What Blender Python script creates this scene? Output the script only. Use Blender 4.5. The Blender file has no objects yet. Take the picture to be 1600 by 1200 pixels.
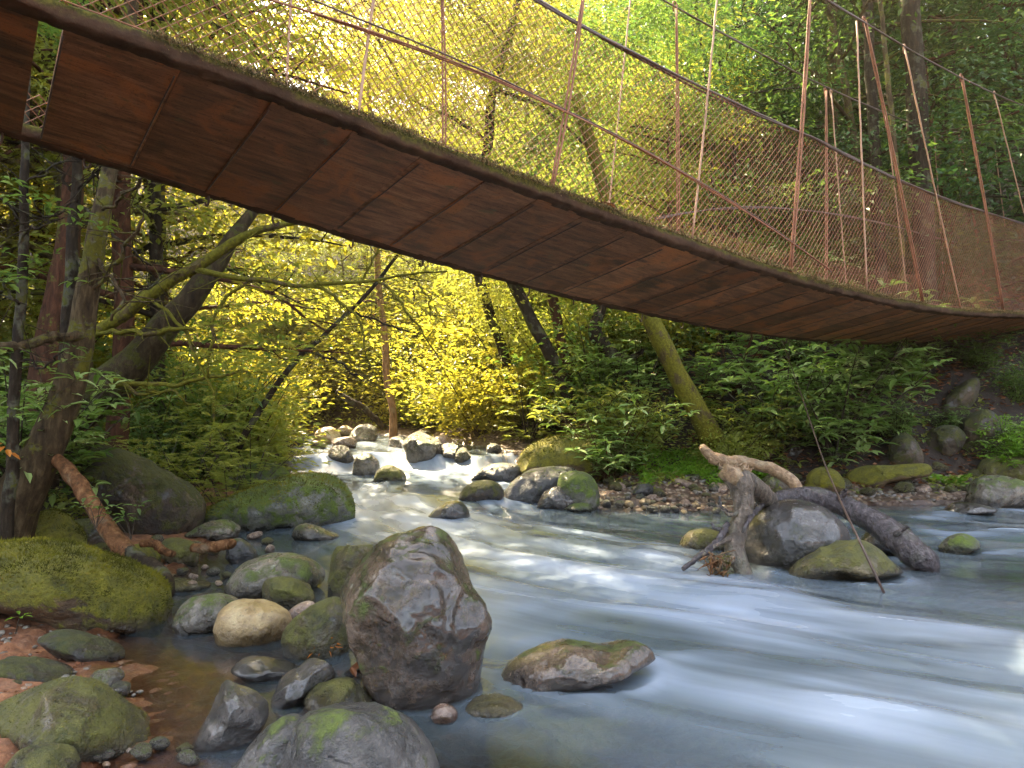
import bpy, math, random
import numpy as np
from mathutils import Vector

rng = np.random.default_rng(7)
random.seed(7)
C = bpy.context.scene.collection
scene = bpy.context.scene
R = math.radians

# ------------------------------------------------------------------ camera
CAM_H = 1.2
PITCH = math.atan(60 / 1066.7)
F = 1066.7
cam_d = bpy.data.cameras.new('camera')
cam_d.lens = 24; cam_d.sensor_width = 36; cam_d.clip_end = 2000; cam_d.clip_start = 0.05
cam = bpy.data.objects.new('camera', cam_d); C.objects.link(cam)
cam.location = (0, 0, CAM_H); cam.rotation_euler = (math.pi / 2 + PITCH, 0, 0)
scene.camera = cam
cp, sp = math.cos(PITCH), math.sin(PITCH)

def ray(px, py):
    x = (px - 800) / F; y = (600 - py) / F
    return np.array([x, cp - y * sp, sp + y * cp])
def at(px, py, Y):
    d = ray(px, py); return np.array([0, 0, CAM_H]) + d * (Y / d[1])
def onz(px, py, z):
    d = ray(px, py); return np.array([0, 0, CAM_H]) + d * ((z - CAM_H) / d[2])
def project(P):
    P = np.asarray(P, float) - np.array([0, 0, CAM_H])
    f = P[..., 1] * cp + P[..., 2] * sp; u = -P[..., 1] * sp + P[..., 2] * cp
    return 800 + F * P[..., 0] / f, 600 - F * u / f

# ------------------------------------------------------------------ numpy noise
_perm = np.random.default_rng(11).random(4096 * 4).astype(np.float64)
def _h(i, j, k):
    n = (i * 73856093) ^ (j * 19349663) ^ (k * 83492791)
    n = (n ^ (n >> 13)) * 1274126177
    return _perm[(n & 0x7fffffff) % _perm.size]
def vnoise(P):
    P = np.asarray(P, float); I = np.floor(P).astype(np.int64); f = P - I; f = f * f * f * (f * (f * 6 - 15) + 10)
    i, j, k = I[..., 0], I[..., 1], I[..., 2]; x, y, z = f[..., 0], f[..., 1], f[..., 2]
    def l(a, b, t): return a + (b - a) * t
    c = l(l(l(_h(i, j, k), _h(i+1, j, k), x), l(_h(i, j+1, k), _h(i+1, j+1, k), x), y),
          l(l(_h(i, j, k+1), _h(i+1, j, k+1), x), l(_h(i, j+1, k+1), _h(i+1, j+1, k+1), x), y), z)
    return c * 2 - 1
def fbm(P, o=4, g=.5):
    P = np.asarray(P, float); s = 0; a = 1; t = 0
    for q in range(o):
        s = s + a * vnoise(P * 2 ** q + q * 17.3); t += a; a *= g
    return s / t
def sstep(a, b, x):
    t = np.clip((x - a) / (b - a), 0, 1); return t * t * (3 - 2 * t)

# ------------------------------------------------------------------ mesh helpers
class MB:
    def __init__(s): s.V = []; s.T = []; s.Q = []; s.A = []; s.n = 0
    def add(s, V, T=None, Q=None, a=None):
        V = np.asarray(V, float).reshape(-1, 3); s.V.append(V)
        if T is not None and len(T): s.T.append(np.asarray(T, np.int64).reshape(-1, 3) + s.n)
        if Q is not None and len(Q): s.Q.append(np.asarray(Q, np.int64).reshape(-1, 4) + s.n)
        s.A.append(np.full(len(V), random.random()) if a is None else np.asarray(a, float))
        s.n += len(V)
    def mesh(s, name, mat=None, smooth=True, attrs=None):
        V = np.concatenate(s.V)
        T = np.concatenate(s.T) if s.T else np.zeros((0, 3), np.int64)
        Q = np.concatenate(s.Q) if s.Q else np.zeros((0, 4), np.int64)
        me = bpy.data.meshes.new(name)
        me.vertices.add(len(V)); me.vertices.foreach_set('co', V.astype(np.float32).ravel())
        nl = len(T) * 3 + len(Q) * 4
        me.loops.add(nl); me.loops.foreach_set('vertex_index', np.concatenate([T.ravel(), Q.ravel()]).astype(np.int32))
        me.polygons.add(len(T) + len(Q))
        st = np.concatenate([np.arange(len(T)) * 3, len(T) * 3 + np.arange(len(Q)) * 4]).astype(np.int32)
        me.polygons.foreach_set('loop_start', st)
        me.polygons.foreach_set('use_smooth', np.full(len(T) + len(Q), smooth))
        a = me.attributes.new('rnd', 'FLOAT', 'POINT'); a.data.foreach_set('value', np.concatenate(s.A).astype(np.float32))
        for k, v in (attrs or {}).items():
            a = me.attributes.new(k, 'FLOAT', 'POINT'); a.data.foreach_set('value', np.asarray(v, np.float32))
        me.update(calc_edges=True); me.validate()
        if mat: me.materials.append(mat)
        return me

def link(name, me, parent=None, loc=(0, 0, 0)):
    o = bpy.data.objects.new(name, me); C.objects.link(o); o.location = loc
    if parent is not None: o.parent = parent
    return o
def tag(o, label=None, cat=None, group=None, kind=None):
    if label: o['label'] = label
    if cat: o['category'] = cat
    if group: o['group'] = group
    if kind: o['kind'] = kind
    return o
def empty(name, loc=(0, 0, 0)):
    o = bpy.data.objects.new(name, None); o.empty_display_size = .2; C.objects.link(o); o.location = loc; return o

def smooth_path(P, n):
    P = np.asarray(P, float)
    d = np.r_[0, np.cumsum(np.linalg.norm(np.diff(P[:, :3], axis=0), axis=1) + 1e-6)]
    t = np.linspace(0, d[-1], n)
    out = np.zeros((n, P.shape[1]))
    m = np.zeros_like(P)
    m[1:-1] = (P[2:] - P[:-2]) / (d[2:] - d[:-2])[:, None]
    m[0] = (P[1] - P[0]) / (d[1] - d[0]); m[-1] = (P[-1] - P[-2]) / (d[-1] - d[-2])
    k = np.clip(np.searchsorted(d, t, side='right') - 1, 0, len(P) - 2)
    h = (d[k+1] - d[k])[:, None]; u = ((t - d[k]) / (d[k+1] - d[k]))[:, None]
    out = (2*u**3 - 3*u**2 + 1) * P[k] + (u**3 - 2*u**2 + u) * h * m[k] + (-2*u**3 + 3*u**2) * P[k+1] + (u**3 - u**2) * h * m[k+1]
    return out

def tube(mb, P, r, sides=8, cap=True, rough=0.0, seed=0, a=None):
    P = np.asarray(P, float); n = len(P); r = np.broadcast_to(np.asarray(r, float), (n,))
    T = np.gradient(P, axis=0); T /= np.linalg.norm(T, axis=1)[:, None] + 1e-12
    ref = np.array([0, 0, 1.]) if abs(T[:, 2]).mean() < .8 else np.array([1., 0, 0])
    N = np.zeros_like(P); n0 = np.cross(T[0], ref); n0 /= np.linalg.norm(n0) + 1e-12
    for i in range(n):
        n0 = n0 - T[i] * np.dot(n0, T[i]); n0 /= np.linalg.norm(n0) + 1e-12; N[i] = n0
    B = np.cross(T, N)
    ang = np.arange(sides) / sides * 2 * np.pi
    ring = N[:, None] * np.cos(ang)[None, :, None] + B[:, None] * np.sin(ang)[None, :, None]
    rr = np.repeat(r[:, None], sides, 1)
    if rough:
        q = (P[:, None] + ring * r[:, None, None]) / (r.mean() * 2.2) + seed * 9.1
        rr = rr * (1 + rough * fbm(q * np.array([1, 1, .6]), 3))
    V = (P[:, None] + ring * rr[..., None]).reshape(-1, 3)
    i = np.arange(n - 1)[:, None] * sides; j = np.arange(sides)[None]; j2 = (j + 1) % sides
    Q = np.stack([i + j, i + j2, i + sides + j2, i + sides + j], -1).reshape(-1, 4)
    Tt = []
    if cap:
        V = np.vstack([V, P[0], P[-1]]); b = n * sides
        for q in range(sides):
            Tt.append((b, (q+1) % sides, q)); Tt.append((b+1, (n-1)*sides + q, (n-1)*sides + (q+1) % sides))
    mb.add(V, Tt, Q, None if a is None else np.full(len(V), a))

def pxpath(pts, n=None, wob=0.0, seed=0):
    """(px, py, depth, radius_px) list -> smoothed world path and radii"""
    W = np.array([np.r_[at(p[0], p[1], p[2]), p[3] * p[2] / F] for p in pts])
    n = n or max(10, len(pts) * 6)
    W = smooth_path(W, n)
    if wob:
        t = np.arange(n)[:, None] * np.array([[.35, 0, 0]]) + seed * 3.7
        for k in range(3): W[:, k] += wob * fbm(t + k * 31.7, 2)
    return W[:, :3], np.maximum(W[:, 3], .0015)

# ------------------------------------------------------------------ materials
def nt(name):
    m = bpy.data.materials.new(name); m.use_nodes = True; t = m.node_tree
    for n in list(t.nodes): t.nodes.remove(n)
    out = t.nodes.new('ShaderNodeOutputMaterial')
    class K: pass
    k = K(); k.m = m; k.t = t; k.out = out
    def N(ty, **kw):
        n = t.nodes.new('ShaderNode' + ty)
        for a, b in kw.items():
            if a == 'ins':
                for i, v in b.items():
                    if hasattr(v, 'is_linked') or isinstance(v, bpy.types.NodeSocket): t.links.new(v, n.inputs[i])
                    else: n.inputs[i].default_value = v
            else: setattr(n, a, b)
        return n
    k.N = N
    def noise(vec, scale, detail=4, rough=.55, dist=0.): return N('TexNoise', ins={'Vector': vec, 'Scale': scale, 'Detail': detail, 'Roughness': rough, 'Distortion': dist}).outputs[0]
    def ramp(fac, *stops):
        n = N('ValToRGB', ins={0: fac}); e = n.color_ramp.elements
        while len(e) < len(stops): e.new(.5)
        for q, (p, c) in enumerate(stops):
            e[q].position = p; e[q].color = tuple(c) + (1,) if len(c) == 3 else c
        return n.outputs[0]
    def fr(fac, a, b, lo=0., hi=1.): return N('MapRange', interpolation_type='SMOOTHSTEP', ins={0: fac, 1: a, 2: b, 3: lo, 4: hi}).outputs[0]
    def mix(f, a, b, mode='MIX'):
        n = N('Mix', data_type='RGBA', blend_type=mode)
        for i, v in ((0, f), (6, a), (7, b)):
            if isinstance(v, bpy.types.NodeSocket): t.links.new(v, n.inputs[i])
            else: n.inputs[i].default_value = v if i == 0 else (tuple(v) + (1,) if len(v) == 3 else v)
        return n.outputs[2]
    def math_(op, a, b=0., c=None):
        n = N('Math', operation=op)
        for i, v in ((0, a), (1, b)) + (((2, c),) if c is not None else ()):
            if isinstance(v, bpy.types.NodeSocket): t.links.new(v, n.inputs[i])
            else: n.inputs[i].default_value = v
        return n.outputs[0]
    def attr(nm): return N('Attribute', attribute_name=nm).outputs['Fac']
    def surf(s): t.links.new(s, out.inputs[0])
    k.noise, k.ramp, k.fr, k.mix, k.math, k.attr, k.surf = noise, ramp, fr, mix, math_, attr, surf
    k.objvec = lambda: N('TexCoord').outputs['Object']
    return k

def add_rand_vec(k, vec):
    oi = k.N('ObjectInfo').outputs['Random']
    s = k.N('VectorMath', operation='ADD', ins={0: vec}); 
    cmb = k.N('CombineXYZ', ins={0: k.math('MULTIPLY', oi, 37.), 1: k.math('MULTIPLY', oi, 91.), 2: k.math('MULTIPLY', oi, 53.)})
    k.t.links.new(cmb.outputs[0], s.inputs[1]); return s.outputs[0]

def rock_mat(name, dark, mid, light, moss=.4, moss_col=(.075, .10, .012), moss_dark=(.022, .036, .006), rough=.5, lichen=.25, mossup=.16, bump=.6, coat=.25, mscale=4.6):
    k = nt(name); v = add_rand_vec(k, k.objvec())
    n1 = k.noise(v, 2.3, 6, .6, .4); n2 = k.noise(v, 9., 8, .65); n3 = k.noise(v, 42., 5, .7)
    comb = k.math('ADD', k.math('MULTIPLY', n1, .6), k.math('MULTIPLY', n2, .4))
    comb = k.math('ADD', comb, k.math('MULTIPLY', k.math('SUBTRACT', n3, .5), .22))
    col = k.ramp(comb, (.40, dark), (.50, mid), (.60, light))
    col = k.mix(k.fr(n3, .52, .68, 0, .75), col, [c * .35 for c in mid])
    vor = k.N('TexVoronoi', ins={'Vector': v, 'Scale': 7.}, feature='F1').outputs[0]
    lm = k.math('MULTIPLY', k.fr(k.math('ADD', vor, k.math('MULTIPLY', n3, .35)), .30, .22), k.fr(n1, .5, .62, 0, lichen * 2))
    col = k.mix(k.math('MINIMUM', lm, .8), col, (.42, .44, .33))
    nz = k.N('SeparateXYZ', ins={0: k.N('NewGeometry').outputs['Normal']}).outputs[2]
    n5 = k.noise(v, mscale, 7, .7, .7)
    dv = k.N('VectorMath', operation='ADD', ins={0: v}); sc_ = k.N('VectorMath', operation='SCALE', ins={0: k.N('TexNoise', ins={'Vector': v, 'Scale': 3., 'Detail': 5.}).outputs['Color'], 'Scale': .5}); k.t.links.new(sc_.outputs[0], dv.inputs[1])
    ve = k.N('TexVoronoi', ins={'Vector': dv.outputs[0], 'Scale': 2.1}, feature='DISTANCE_TO_EDGE').outputs[0]
    crack = k.math('MULTIPLY', k.fr(ve, .035, .0), k.fr(n1, .52, .62))
    col = k.mix(k.math('MULTIPLY', crack, .45), col, (.02, .015, .012))
    mm = k.math('ADD', k.math('MULTIPLY', nz, mossup), k.math('ADD', k.math('MULTIPLY', n5, 1.35), k.math('ADD', k.math('MULTIPLY', n2, .45), k.math('MULTIPLY', n3, .25))))
    th = 1.62 - moss
    mf = k.fr(mm, th - .07, th + .13)
    mossc = k.ramp(k.math('ADD', k.math('MULTIPLY', n2, .7), k.math('MULTIPLY', n3, .4)), (.35, moss_dark), (.55, moss_col), (.75, [c * 1.7 for c in moss_col]))
    hz = k.attr('hz')
    wet = k.fr(k.math('ADD', hz, k.math('MULTIPLY', n2, .1)), .16, .05)
    mf = k.math('MULTIPLY', mf, k.fr(wet, 0, 1, 1, .45))
    col = k.mix(mf, col, mossc)
    col = k.mix(wet, col, (.42, .40, .40), 'MULTIPLY')
    ro = k.math('ADD', k.fr(n2, .3, .7, rough - .14, rough + .16), k.math('MULTIPLY', mf, .35))
    ro = k.math('MAXIMUM', k.math('SUBTRACT', ro, k.math('MULTIPLY', wet, .4)), .09)
    hgt = k.math('ADD', k.math('SUBTRACT', k.math('MULTIPLY', n2, 1.2), k.math('MULTIPLY', crack, .4)), k.math('ADD', k.math('MULTIPLY', n3, .42), k.math('MULTIPLY', k.math('MULTIPLY', mf, n3), .6)))
    bp = k.N('Bump', ins={'Strength': bump, 'Distance': .045, 'Height': hgt}).outputs[0]
    b = k.N('BsdfPrincipled', ins={'Base Color': col, 'Roughness': ro, 'Normal': bp, 'Specular IOR Level': .6, 'Coat Weight': k.math('MULTIPLY', k.fr(mf, 0, 1, 1, .1), coat), 'Coat Roughness': .16})
    k.surf(b.outputs[0]); return k.m

M = {}
M['rock_hero'] = rock_mat('rock_hero', (.016, .010, .006), (.085, .052, .030), (.21, .14, .09), moss=.45, rough=.2, lichen=.3, bump=1., coat=.8)
M['rock_wet'] = rock_mat('rock_wet', (.013, .011, .009), (.040, .034, .029), (.10, .086, .076), moss=.28, rough=.15, lichen=.2, bump=.8, coat=.7)
M['rock_grey'] = rock_mat('rock_grey', (.034, .027, .019), (.115, .094, .067), (.25, .21, .16), moss=.46, rough=.30, lichen=.5, bump=.8)
M['rock_blue'] = rock_mat('rock_blue', (.014, .0135, .013), (.044, .041, .039), (.105, .096, .09), moss=.40, rough=.36, lichen=.08, bump=.9, coat=.15)
M['rock_mossy'] = rock_mat('rock_mossy', (.035, .020, .010), (.11, .062, .028), (.21, .14, .065), moss=.77, moss_col=(.15, .135, .009), moss_dark=(.035, .04, .004), rough=.55, lichen=.2, mossup=.46, mscale=2.6, bump=.9)
M['rock_green'] = rock_mat('rock_green', (.03, .03, .022), (.10, .095, .07), (.21, .20, .15), moss=.62, moss_col=(.075, .105, .010), moss_dark=(.02, .04, .005), rough=.55, lichen=.5, bump=.8)
M['rock_dark'] = rock_mat('rock_dark', (.016, .010, .006), (.055, .034, .018), (.12, .078, .04), moss=.60, moss_col=(.06, .06, .008), rough=.6, lichen=.2, bump=.9)
M['rock_tan'] = rock_mat('rock_tan', (.15, .09, .035), (.34, .23, .10), (.52, .41, .22), moss=.12, moss_col=(.15, .13, .03), rough=.5, lichen=.15)
M['rock_olive'] = rock_mat('rock_olive', (.032, .024, .010), (.115, .088, .036), (.23, .18, .085), moss=.60, moss_col=(.10, .095, .012), rough=.33, lichen=.3, bump=.9)
M['rock_warm'] = rock_mat('rock_warm', (.10, .06, .04), (.26, .17, .12), (.44, .33, .25), moss=.1, rough=.45, lichen=.1)

def bark_mat(name, a, b, c, moss=.4, moss_col=(.10, .11, .015), stretch=.25, lich=.2, rough=.8, bump=.7):
    k = nt(name); v0 = add_rand_vec(k, k.objvec())
    v = k.N('Mapping', ins={0: v0, 'Scale': (1, 1, stretch)}).outputs[0]
    n1 = k.noise(v, 22., 7, .65, .3); n2 = k.noise(v0, 4., 5, .6); n3 = k.noise(v0, 30., 4, .6)
    col = k.ramp(n1, (.3, a), (.52, b), (.72, c))
    col = k.mix(k.fr(n2, .52, .62, 0, lich), col, (.30, .31, .22))
    mf = k.fr(k.math('ADD', n2, k.math('MULTIPLY', n3, .35)), .93 - .5 * moss, 1.02 - .5 * moss)
    col = k.mix(mf, col, k.ramp(n3, (.35, [x * .5 for x in moss_col]), (.65, moss_col)))
    bp = k.N('Bump', ins={'Strength': bump, 'Distance': .03, 'Height': k.math('ADD', n1, k.math('MULTIPLY', n3, .5))}).outputs[0]
    b = k.N('BsdfPrincipled', ins={'Base Color': col, 'Roughness': rough, 'Normal': bp, 'Specular IOR Level': .5 if rough < .7 else .15}); k.surf(b.outputs[0]); return k.m
M['bark'] = bark_mat('bark', (.008, .005, .003), (.024, .016, .009), (.055, .038, .023), moss=.35, moss_col=(.07, .07, .01))
M['bark_lichen'] = bark_mat('bark_lichen', (.018, .011, .006), (.058, .038, .018), (.13, .092, .048), moss=.5, moss_col=(.11, .10, .012), lich=.45)
M['bark_red'] = bark_mat('bark_red', (.018, .007, .004), (.06, .024, .012), (.12, .05, .024), moss=.3, lich=0)
M['bark_moss'] = bark_mat('bark_moss', (.02, .014, .006), (.07, .05, .02), (.13, .10, .045), moss=.75, moss_col=(.14, .125, .012))
M['bark_dark'] = bark_mat('bark_dark', (.012, .008, .004), (.035, .023, .011), (.07, .05, .024), moss=.5, moss_col=(.055, .052, .007))  # dark brown bark with dull moss
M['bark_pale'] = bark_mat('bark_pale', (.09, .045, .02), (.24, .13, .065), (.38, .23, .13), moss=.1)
M['drift_pale'] = bark_mat('drift_pale', (.10, .055, .025), (.25, .15, .075), (.42, .29, .17), moss=.0, rough=.55, stretch=1.)
M['drift_wet'] = bark_mat('drift_wet', (.014, .010, .011), (.055, .043, .045), (.16, .13, .135), moss=.0, lich=.1, rough=.26, stretch=.6, bump=1.3)
M['drift_grey'] = bark_mat('drift_grey', (.03, .022, .016), (.12, .09, .065), (.30, .23, .17), moss=.1, rough=.36, stretch=.5, bump=1.3)
M['fallen'] = bark_mat('fallen', (.045, .020, .008), (.16, .07, .028), (.31, .16, .07), moss=.3, rough=.72, stretch=.5, bump=1.2)
M['twig'] = bark_mat('twig', (.02, .014, .01), (.05, .036, .025), (.10, .075, .05), moss=.1)

def leaf_mat(name, c0, c1, c2, tr, trf=.45, rough=.45):
    k = nt(name); r = k.attr('rnd'); oi = k.N('ObjectInfo').outputs['Random']
    rr = k.math('ADD', k.math('MULTIPLY', r, .8), k.math('MULTIPLY', oi, .2))
    col = k.ramp(rr, (.0, c0), (.5, c1), (1., c2))
    p = k.N('BsdfPrincipled', ins={'Base Color': col, 'Roughness': rough, 'Specular IOR Level': .4})
    trc = k.mix(.6, col, tr)
    t2 = k.N('BsdfTranslucent', ins={'Color': trc})
    mx = k.N('MixShader', ins={0: trf, 1: p.outputs[0], 2: t2.outputs[0]}); k.surf(mx.outputs[0]); return k.m
M['leaf_yellow_glow'] = leaf_mat('leaf_yellow_glow', (.07, .085, .012), (.19, .185, .022), (.36, .30, .04), (.56, .50, .04), .5)  # yellow glow of backlit foliage put into the leaf colour
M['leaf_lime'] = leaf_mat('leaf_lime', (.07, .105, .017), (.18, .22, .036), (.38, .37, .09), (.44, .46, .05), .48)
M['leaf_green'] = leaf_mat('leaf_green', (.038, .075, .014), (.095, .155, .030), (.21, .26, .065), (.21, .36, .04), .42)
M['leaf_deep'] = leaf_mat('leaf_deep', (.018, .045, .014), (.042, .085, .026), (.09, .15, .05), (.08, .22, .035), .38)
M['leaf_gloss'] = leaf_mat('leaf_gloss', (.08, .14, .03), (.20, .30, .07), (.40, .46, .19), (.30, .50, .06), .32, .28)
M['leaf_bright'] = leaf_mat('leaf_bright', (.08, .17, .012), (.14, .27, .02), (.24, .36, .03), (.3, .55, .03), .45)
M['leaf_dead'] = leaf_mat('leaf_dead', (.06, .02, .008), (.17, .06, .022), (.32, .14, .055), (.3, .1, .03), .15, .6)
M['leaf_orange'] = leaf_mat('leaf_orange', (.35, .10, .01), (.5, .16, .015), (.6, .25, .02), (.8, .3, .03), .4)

def simple_mat(name, a, b, rough=.6, scale=20., bump=.3, metal=0.):
    k = nt(name); v = k.objvec(); n = k.noise(v, scale, 6, .65); n2 = k.noise(v, scale * .15, 4)
    col = k.ramp(k.math('ADD', k.math('MULTIPLY', n, .6), k.math('MULTIPLY', n2, .4)), (.35, a), (.65, b))
    bp = k.N('Bump', ins={'Strength': bump, 'Distance': .01, 'Height': n}).outputs[0]
    k.surf(k.N('BsdfPrincipled', ins={'Base Color': col, 'Roughness': rough, 'Metallic': metal, 'Normal': bp}).outputs[0]); return k.m
M['rust'] = simple_mat('rust', (.13, .045, .02), (.30, .12, .055), .7, 40.)
M['rust_wire'] = simple_mat('rust_wire', (.16, .06, .03), (.33, .14, .065), .65, 25.)
M['cable'] = simple_mat('cable', (.035, .022, .018), (.11, .06, .04), .5, 60., .5)
M['galv'] = simple_mat('galv', (.26, .13, .07), (.42, .25, .15), .5, 30., .2)

def deck_mat():
    k = nt('deck_board'); v = add_rand_vec(k, k.N('TexCoord').outputs['UV'])
    oi = k.N('ObjectInfo').outputs['Random']
    vs = k.N('Mapping', ins={0: v, 'Scale': (1., 6., 1.)}).outputs[0]
    n1 = k.noise(vs, 2.6, 8, .7, .3); n2 = k.noise(v, 2.1, 5, .6, .8); n3 = k.noise(v, 60., 5, .7); n4 = k.noise(v, 1.3, 3, .5, 1.)
    col = k.ramp(n1, (.32, (.075, .036, .020)), (.5, (.26, .122, .062)), (.68, (.44, .225, .12)))
    col = k.mix(k.math('MULTIPLY', k.fr(n2, .49, .62, 0, .9), k.fr(n3, .3, .6, .45, 1.)), col, (.46, .17, .06))
    col = k.mix(k.fr(n4, .58, .70, 0, .5), col, (.03, .034, .022))
    col = k.mix(k.math('MULTIPLY', oi, .85), col, (.45, .44, .44), 'MULTIPLY')
    col = k.mix(k.fr(n3, .55, .66, 0, .55), col, (.018, .010, .007))
    n6 = k.noise(k.N('Mapping', ins={0: v, 'Scale': (3., 30., 1.)}).outputs[0], 2.2, 6, .7, .2)
    col = k.mix(k.fr(n6, .56, .66, 0, .5), col, (.03, .016, .011)); col = k.mix(k.fr(k.noise(v, 5., 6, .7, .5), .60, .68, 0, .6), col, (.10, .10, .05))
    hh = k.math('ADD', n1, k.math('ADD', k.math('MULTIPLY', n3, .5), k.math('MULTIPLY', n6, .7)))
    bp = k.N('Bump', ins={'Strength': .7, 'Distance': .012, 'Height': hh}).outputs[0]
    k.surf(k.N('BsdfPrincipled', ins={'Base Color': col, 'Roughness': k.fr(n1, .3, .7, .6, .85), 'Normal': bp, 'Specular IOR Level': .25}).outputs[0]); return k.m
M['deck'] = deck_mat()
def beam_mat():
    k = nt('edge_timber'); v = k.objvec(); n1 = k.noise(v, 5., 7, .65); n3 = k.noise(v, 45., 5, .7); n2 = k.noise(v, 1.1, 4)
    col = k.ramp(n1, (.3, (.03, .017, .011)), (.7, (.10, .055, .034)))
    nz = k.N('SeparateXYZ', ins={0: k.N('NewGeometry').outputs['Normal']}).outputs[2]
    mf = k.fr(k.math('ADD', k.math('MULTIPLY', nz, .5), k.math('ADD', n1, k.math('MULTIPLY', n2, .7))), .74, 1.05)
    col = k.mix(mf, col, k.ramp(n3, (.4, (.03, .03, .006)), (.6, (.10, .085, .015))))
    bp = k.N('Bump', ins={'Strength': .8, 'Distance': .015, 'Height': k.math('ADD', n1, k.math('MULTIPLY', n3, .6))}).outputs[0]
    k.surf(k.N('BsdfPrincipled', ins={'Base Color': col, 'Roughness': .9, 'Normal': bp, 'Specular IOR Level': .12}).outputs[0]); return k.m
M['beam'] = beam_mat()

# ------------------------------------------------------------------ terrain
LB = np.array([(-1.25, -8), (-1.25, 0), (-1.4, 1.6), (-1.55, 2.5), (-1.85, 3.2), (-2.2, 3.75), (-2.35, 4.3), (-2.75, 5.2), (-2.75, 6.0), (-3.2, 7.3), (-3.6, 9.5), (-4.2, 11.8), (-5.0, 14.2), (-7.0, 16.3), (-12, 17.6), (-20, 18), (-40, 18)])
RB = np.array([(-40, 21.5), (-20, 21), (-11, 20.2), (-5.5, 19), (-2.6, 17), (-.5, 14), (.15, 12.4), (.8, 10.6), (1.3, 9.9), (2.8, 10.0), (4.5, 9.7), (7, 9.8), (10, 10.3), (16, 10.2), (40, 7), (40, -8)])
POLY = np.vstack([LB, RB])
def seg_dist(X, Y, L, closed=False):
    P = np.stack([X, Y], -1); best = np.full(X.shape, 1e9)
    n = len(L)
    for i in range(n if closed else n - 1):
        a, b = L[i], L[(i+1) % n]; ab = b - a
        t = np.clip(((P - a) @ ab) / (ab @ ab), 0, 1)
        best = np.minimum(best, np.hypot(P[..., 0] - a[0] - t * ab[0], P[..., 1] - a[1] - t * ab[1]))
    return best
def inside(X, Y):
    c = np.zeros(X.shape, bool); n = len(POLY)
    for i in range(n):
        x1, y1 = POLY[i]; x2, y2 = POLY[(i+1) % n]
        if y1 == y2: continue
        c ^= ((y1 > Y) != (y2 > Y)) & (X < (x2 - x1) * (Y - y1) / (y2 - y1) + x1)
    return c
def wlevel(X, Y):
    X = np.asarray(X, float); Y = np.asarray(Y, float)
    yy = Y - .25 * np.sin(X * 2.1) - .12 * np.sin(X * 5.3 + 1)
    z = np.interp(yy, [7.6, 8.6, 9.3, 9.9, 10.4, 11.4, 12.0, 12.35, 12.75, 13.2, 15, 17, 20, 30, 60], [0, .03, .06, .16, .19, .24, .29, .34, .60, .64, .74, .84, .92, .95, 1.0])
    # the deep bend on the right stays level with the lower pool
    return np.where(X > .6, z + (np.minimum(z, .06) - z) * sstep(.6, 1.6, X - .0 * Y) * (Y < 12.2), z)
def ground_z(X, Y):
    X = np.asarray(X, float); Y = np.asarray(Y, float)
    dl = seg_dist(X, Y, LB); dr = seg_dist(X, Y, RB); ins = inside(X, Y)
    left = dl < dr; d = np.minimum(dl, dr)
    w = wlevel(X, Y)
    fb = fbm(np.stack([X * .9, Y * .9, X * 0], -1), 4); fb2 = fbm(np.stack([X * 5, Y * 5, X * 0 + 3], -1), 3)
    bl = .015 + .13 * np.minimum(d, 1.6) + .42 * np.clip(d - 1.6, 0, 6) + .25 * np.clip(d - 7.6, 0, 50)
    br = .02 + .20 * np.minimum(d, 1.2) + .75 * np.clip(d - 1.2, 0, 3.5) + .34 * np.clip(d - 4.7, 0, 60)
    out = np.where(left, bl, br) + fb * np.clip(d * .25, 0, .35) + fb2 * .02 * np.clip(d * 2, 0, 1)
    shallow = np.exp(-(((X + 1.5) / 1.1) ** 2 + ((Y - 3.2) / 1.6) ** 2))
    shallow2 = np.exp(-(((X - 4.6) / 2.2) ** 2 + ((Y - 5.2) / 1.0) ** 2)) * 1.
    shal3 = np.exp(-(((X - .15) / 1.0) ** 2 + ((Y - 2.3) / .7) ** 2)) * .95 + np.exp(-(((X - 3.2) / 2.0) ** 2 + ((Y - 9.2) / .8) ** 2)) * .7
    dep = .03 + np.minimum(d * .5, .5)
    dep = dep * (1 - .86 * np.clip(shallow * .84 + shallow2 + shal3, 0, 1)) + fb * .06
    z = np.where(ins, w - np.maximum(dep, .02), w + out)
    bar = np.exp(-(((X - 2.3) / 1.3) ** 2 + ((Y - 9.25) / .22) ** 2))
    z = np.where(bar > .02, z + bar * (np.maximum(w + .05, z) - z), z)
    z = z + sstep(24, 60, np.hypot(X, Y)) * 13
    return z
def gz(x, y): return float(ground_z(np.array([x]), np.array([y]))[0])

_T = np.r_[np.linspace(1.2, 16, 900), np.linspace(16.03, 70, 500)]
def hit(px, py):
    d = ray(px, py); P = np.array([0, 0, CAM_H]) + d * _T[:, None]
    h = np.maximum(ground_z(P[:, 0], P[:, 1]), np.where(inside(P[:, 0], P[:, 1]), wlevel(P[:, 0], P[:, 1]), -9))
    k = np.nonzero(P[:, 2] <= h)[0]
    return P[k[0]] if len(k) else P[400]
def warp_grid(xs, ys):
    X, Y = np.meshgrid(xs, ys); n, m = X.shape
    i = np.arange(n - 1)[:, None] * m + np.arange(m - 1)[None]
    Q = np.stack([i, i + 1, i + m + 1, i + m], -1).reshape(-1, 4)
    return X.ravel(), Y.ravel(), Q
tx = np.linspace(-1, 1, 420); xs = 8 * tx + 82 * np.sign(tx) * np.abs(tx) ** 6
ys = np.r_[np.linspace(-10, 1.4, 24), np.linspace(1.45, 13, 300), np.linspace(13.1, 24, 100), 24 + np.linspace(.05, 1, 50) ** 2 * 86]
X, Y, Q = warp_grid(xs, ys)
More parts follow.
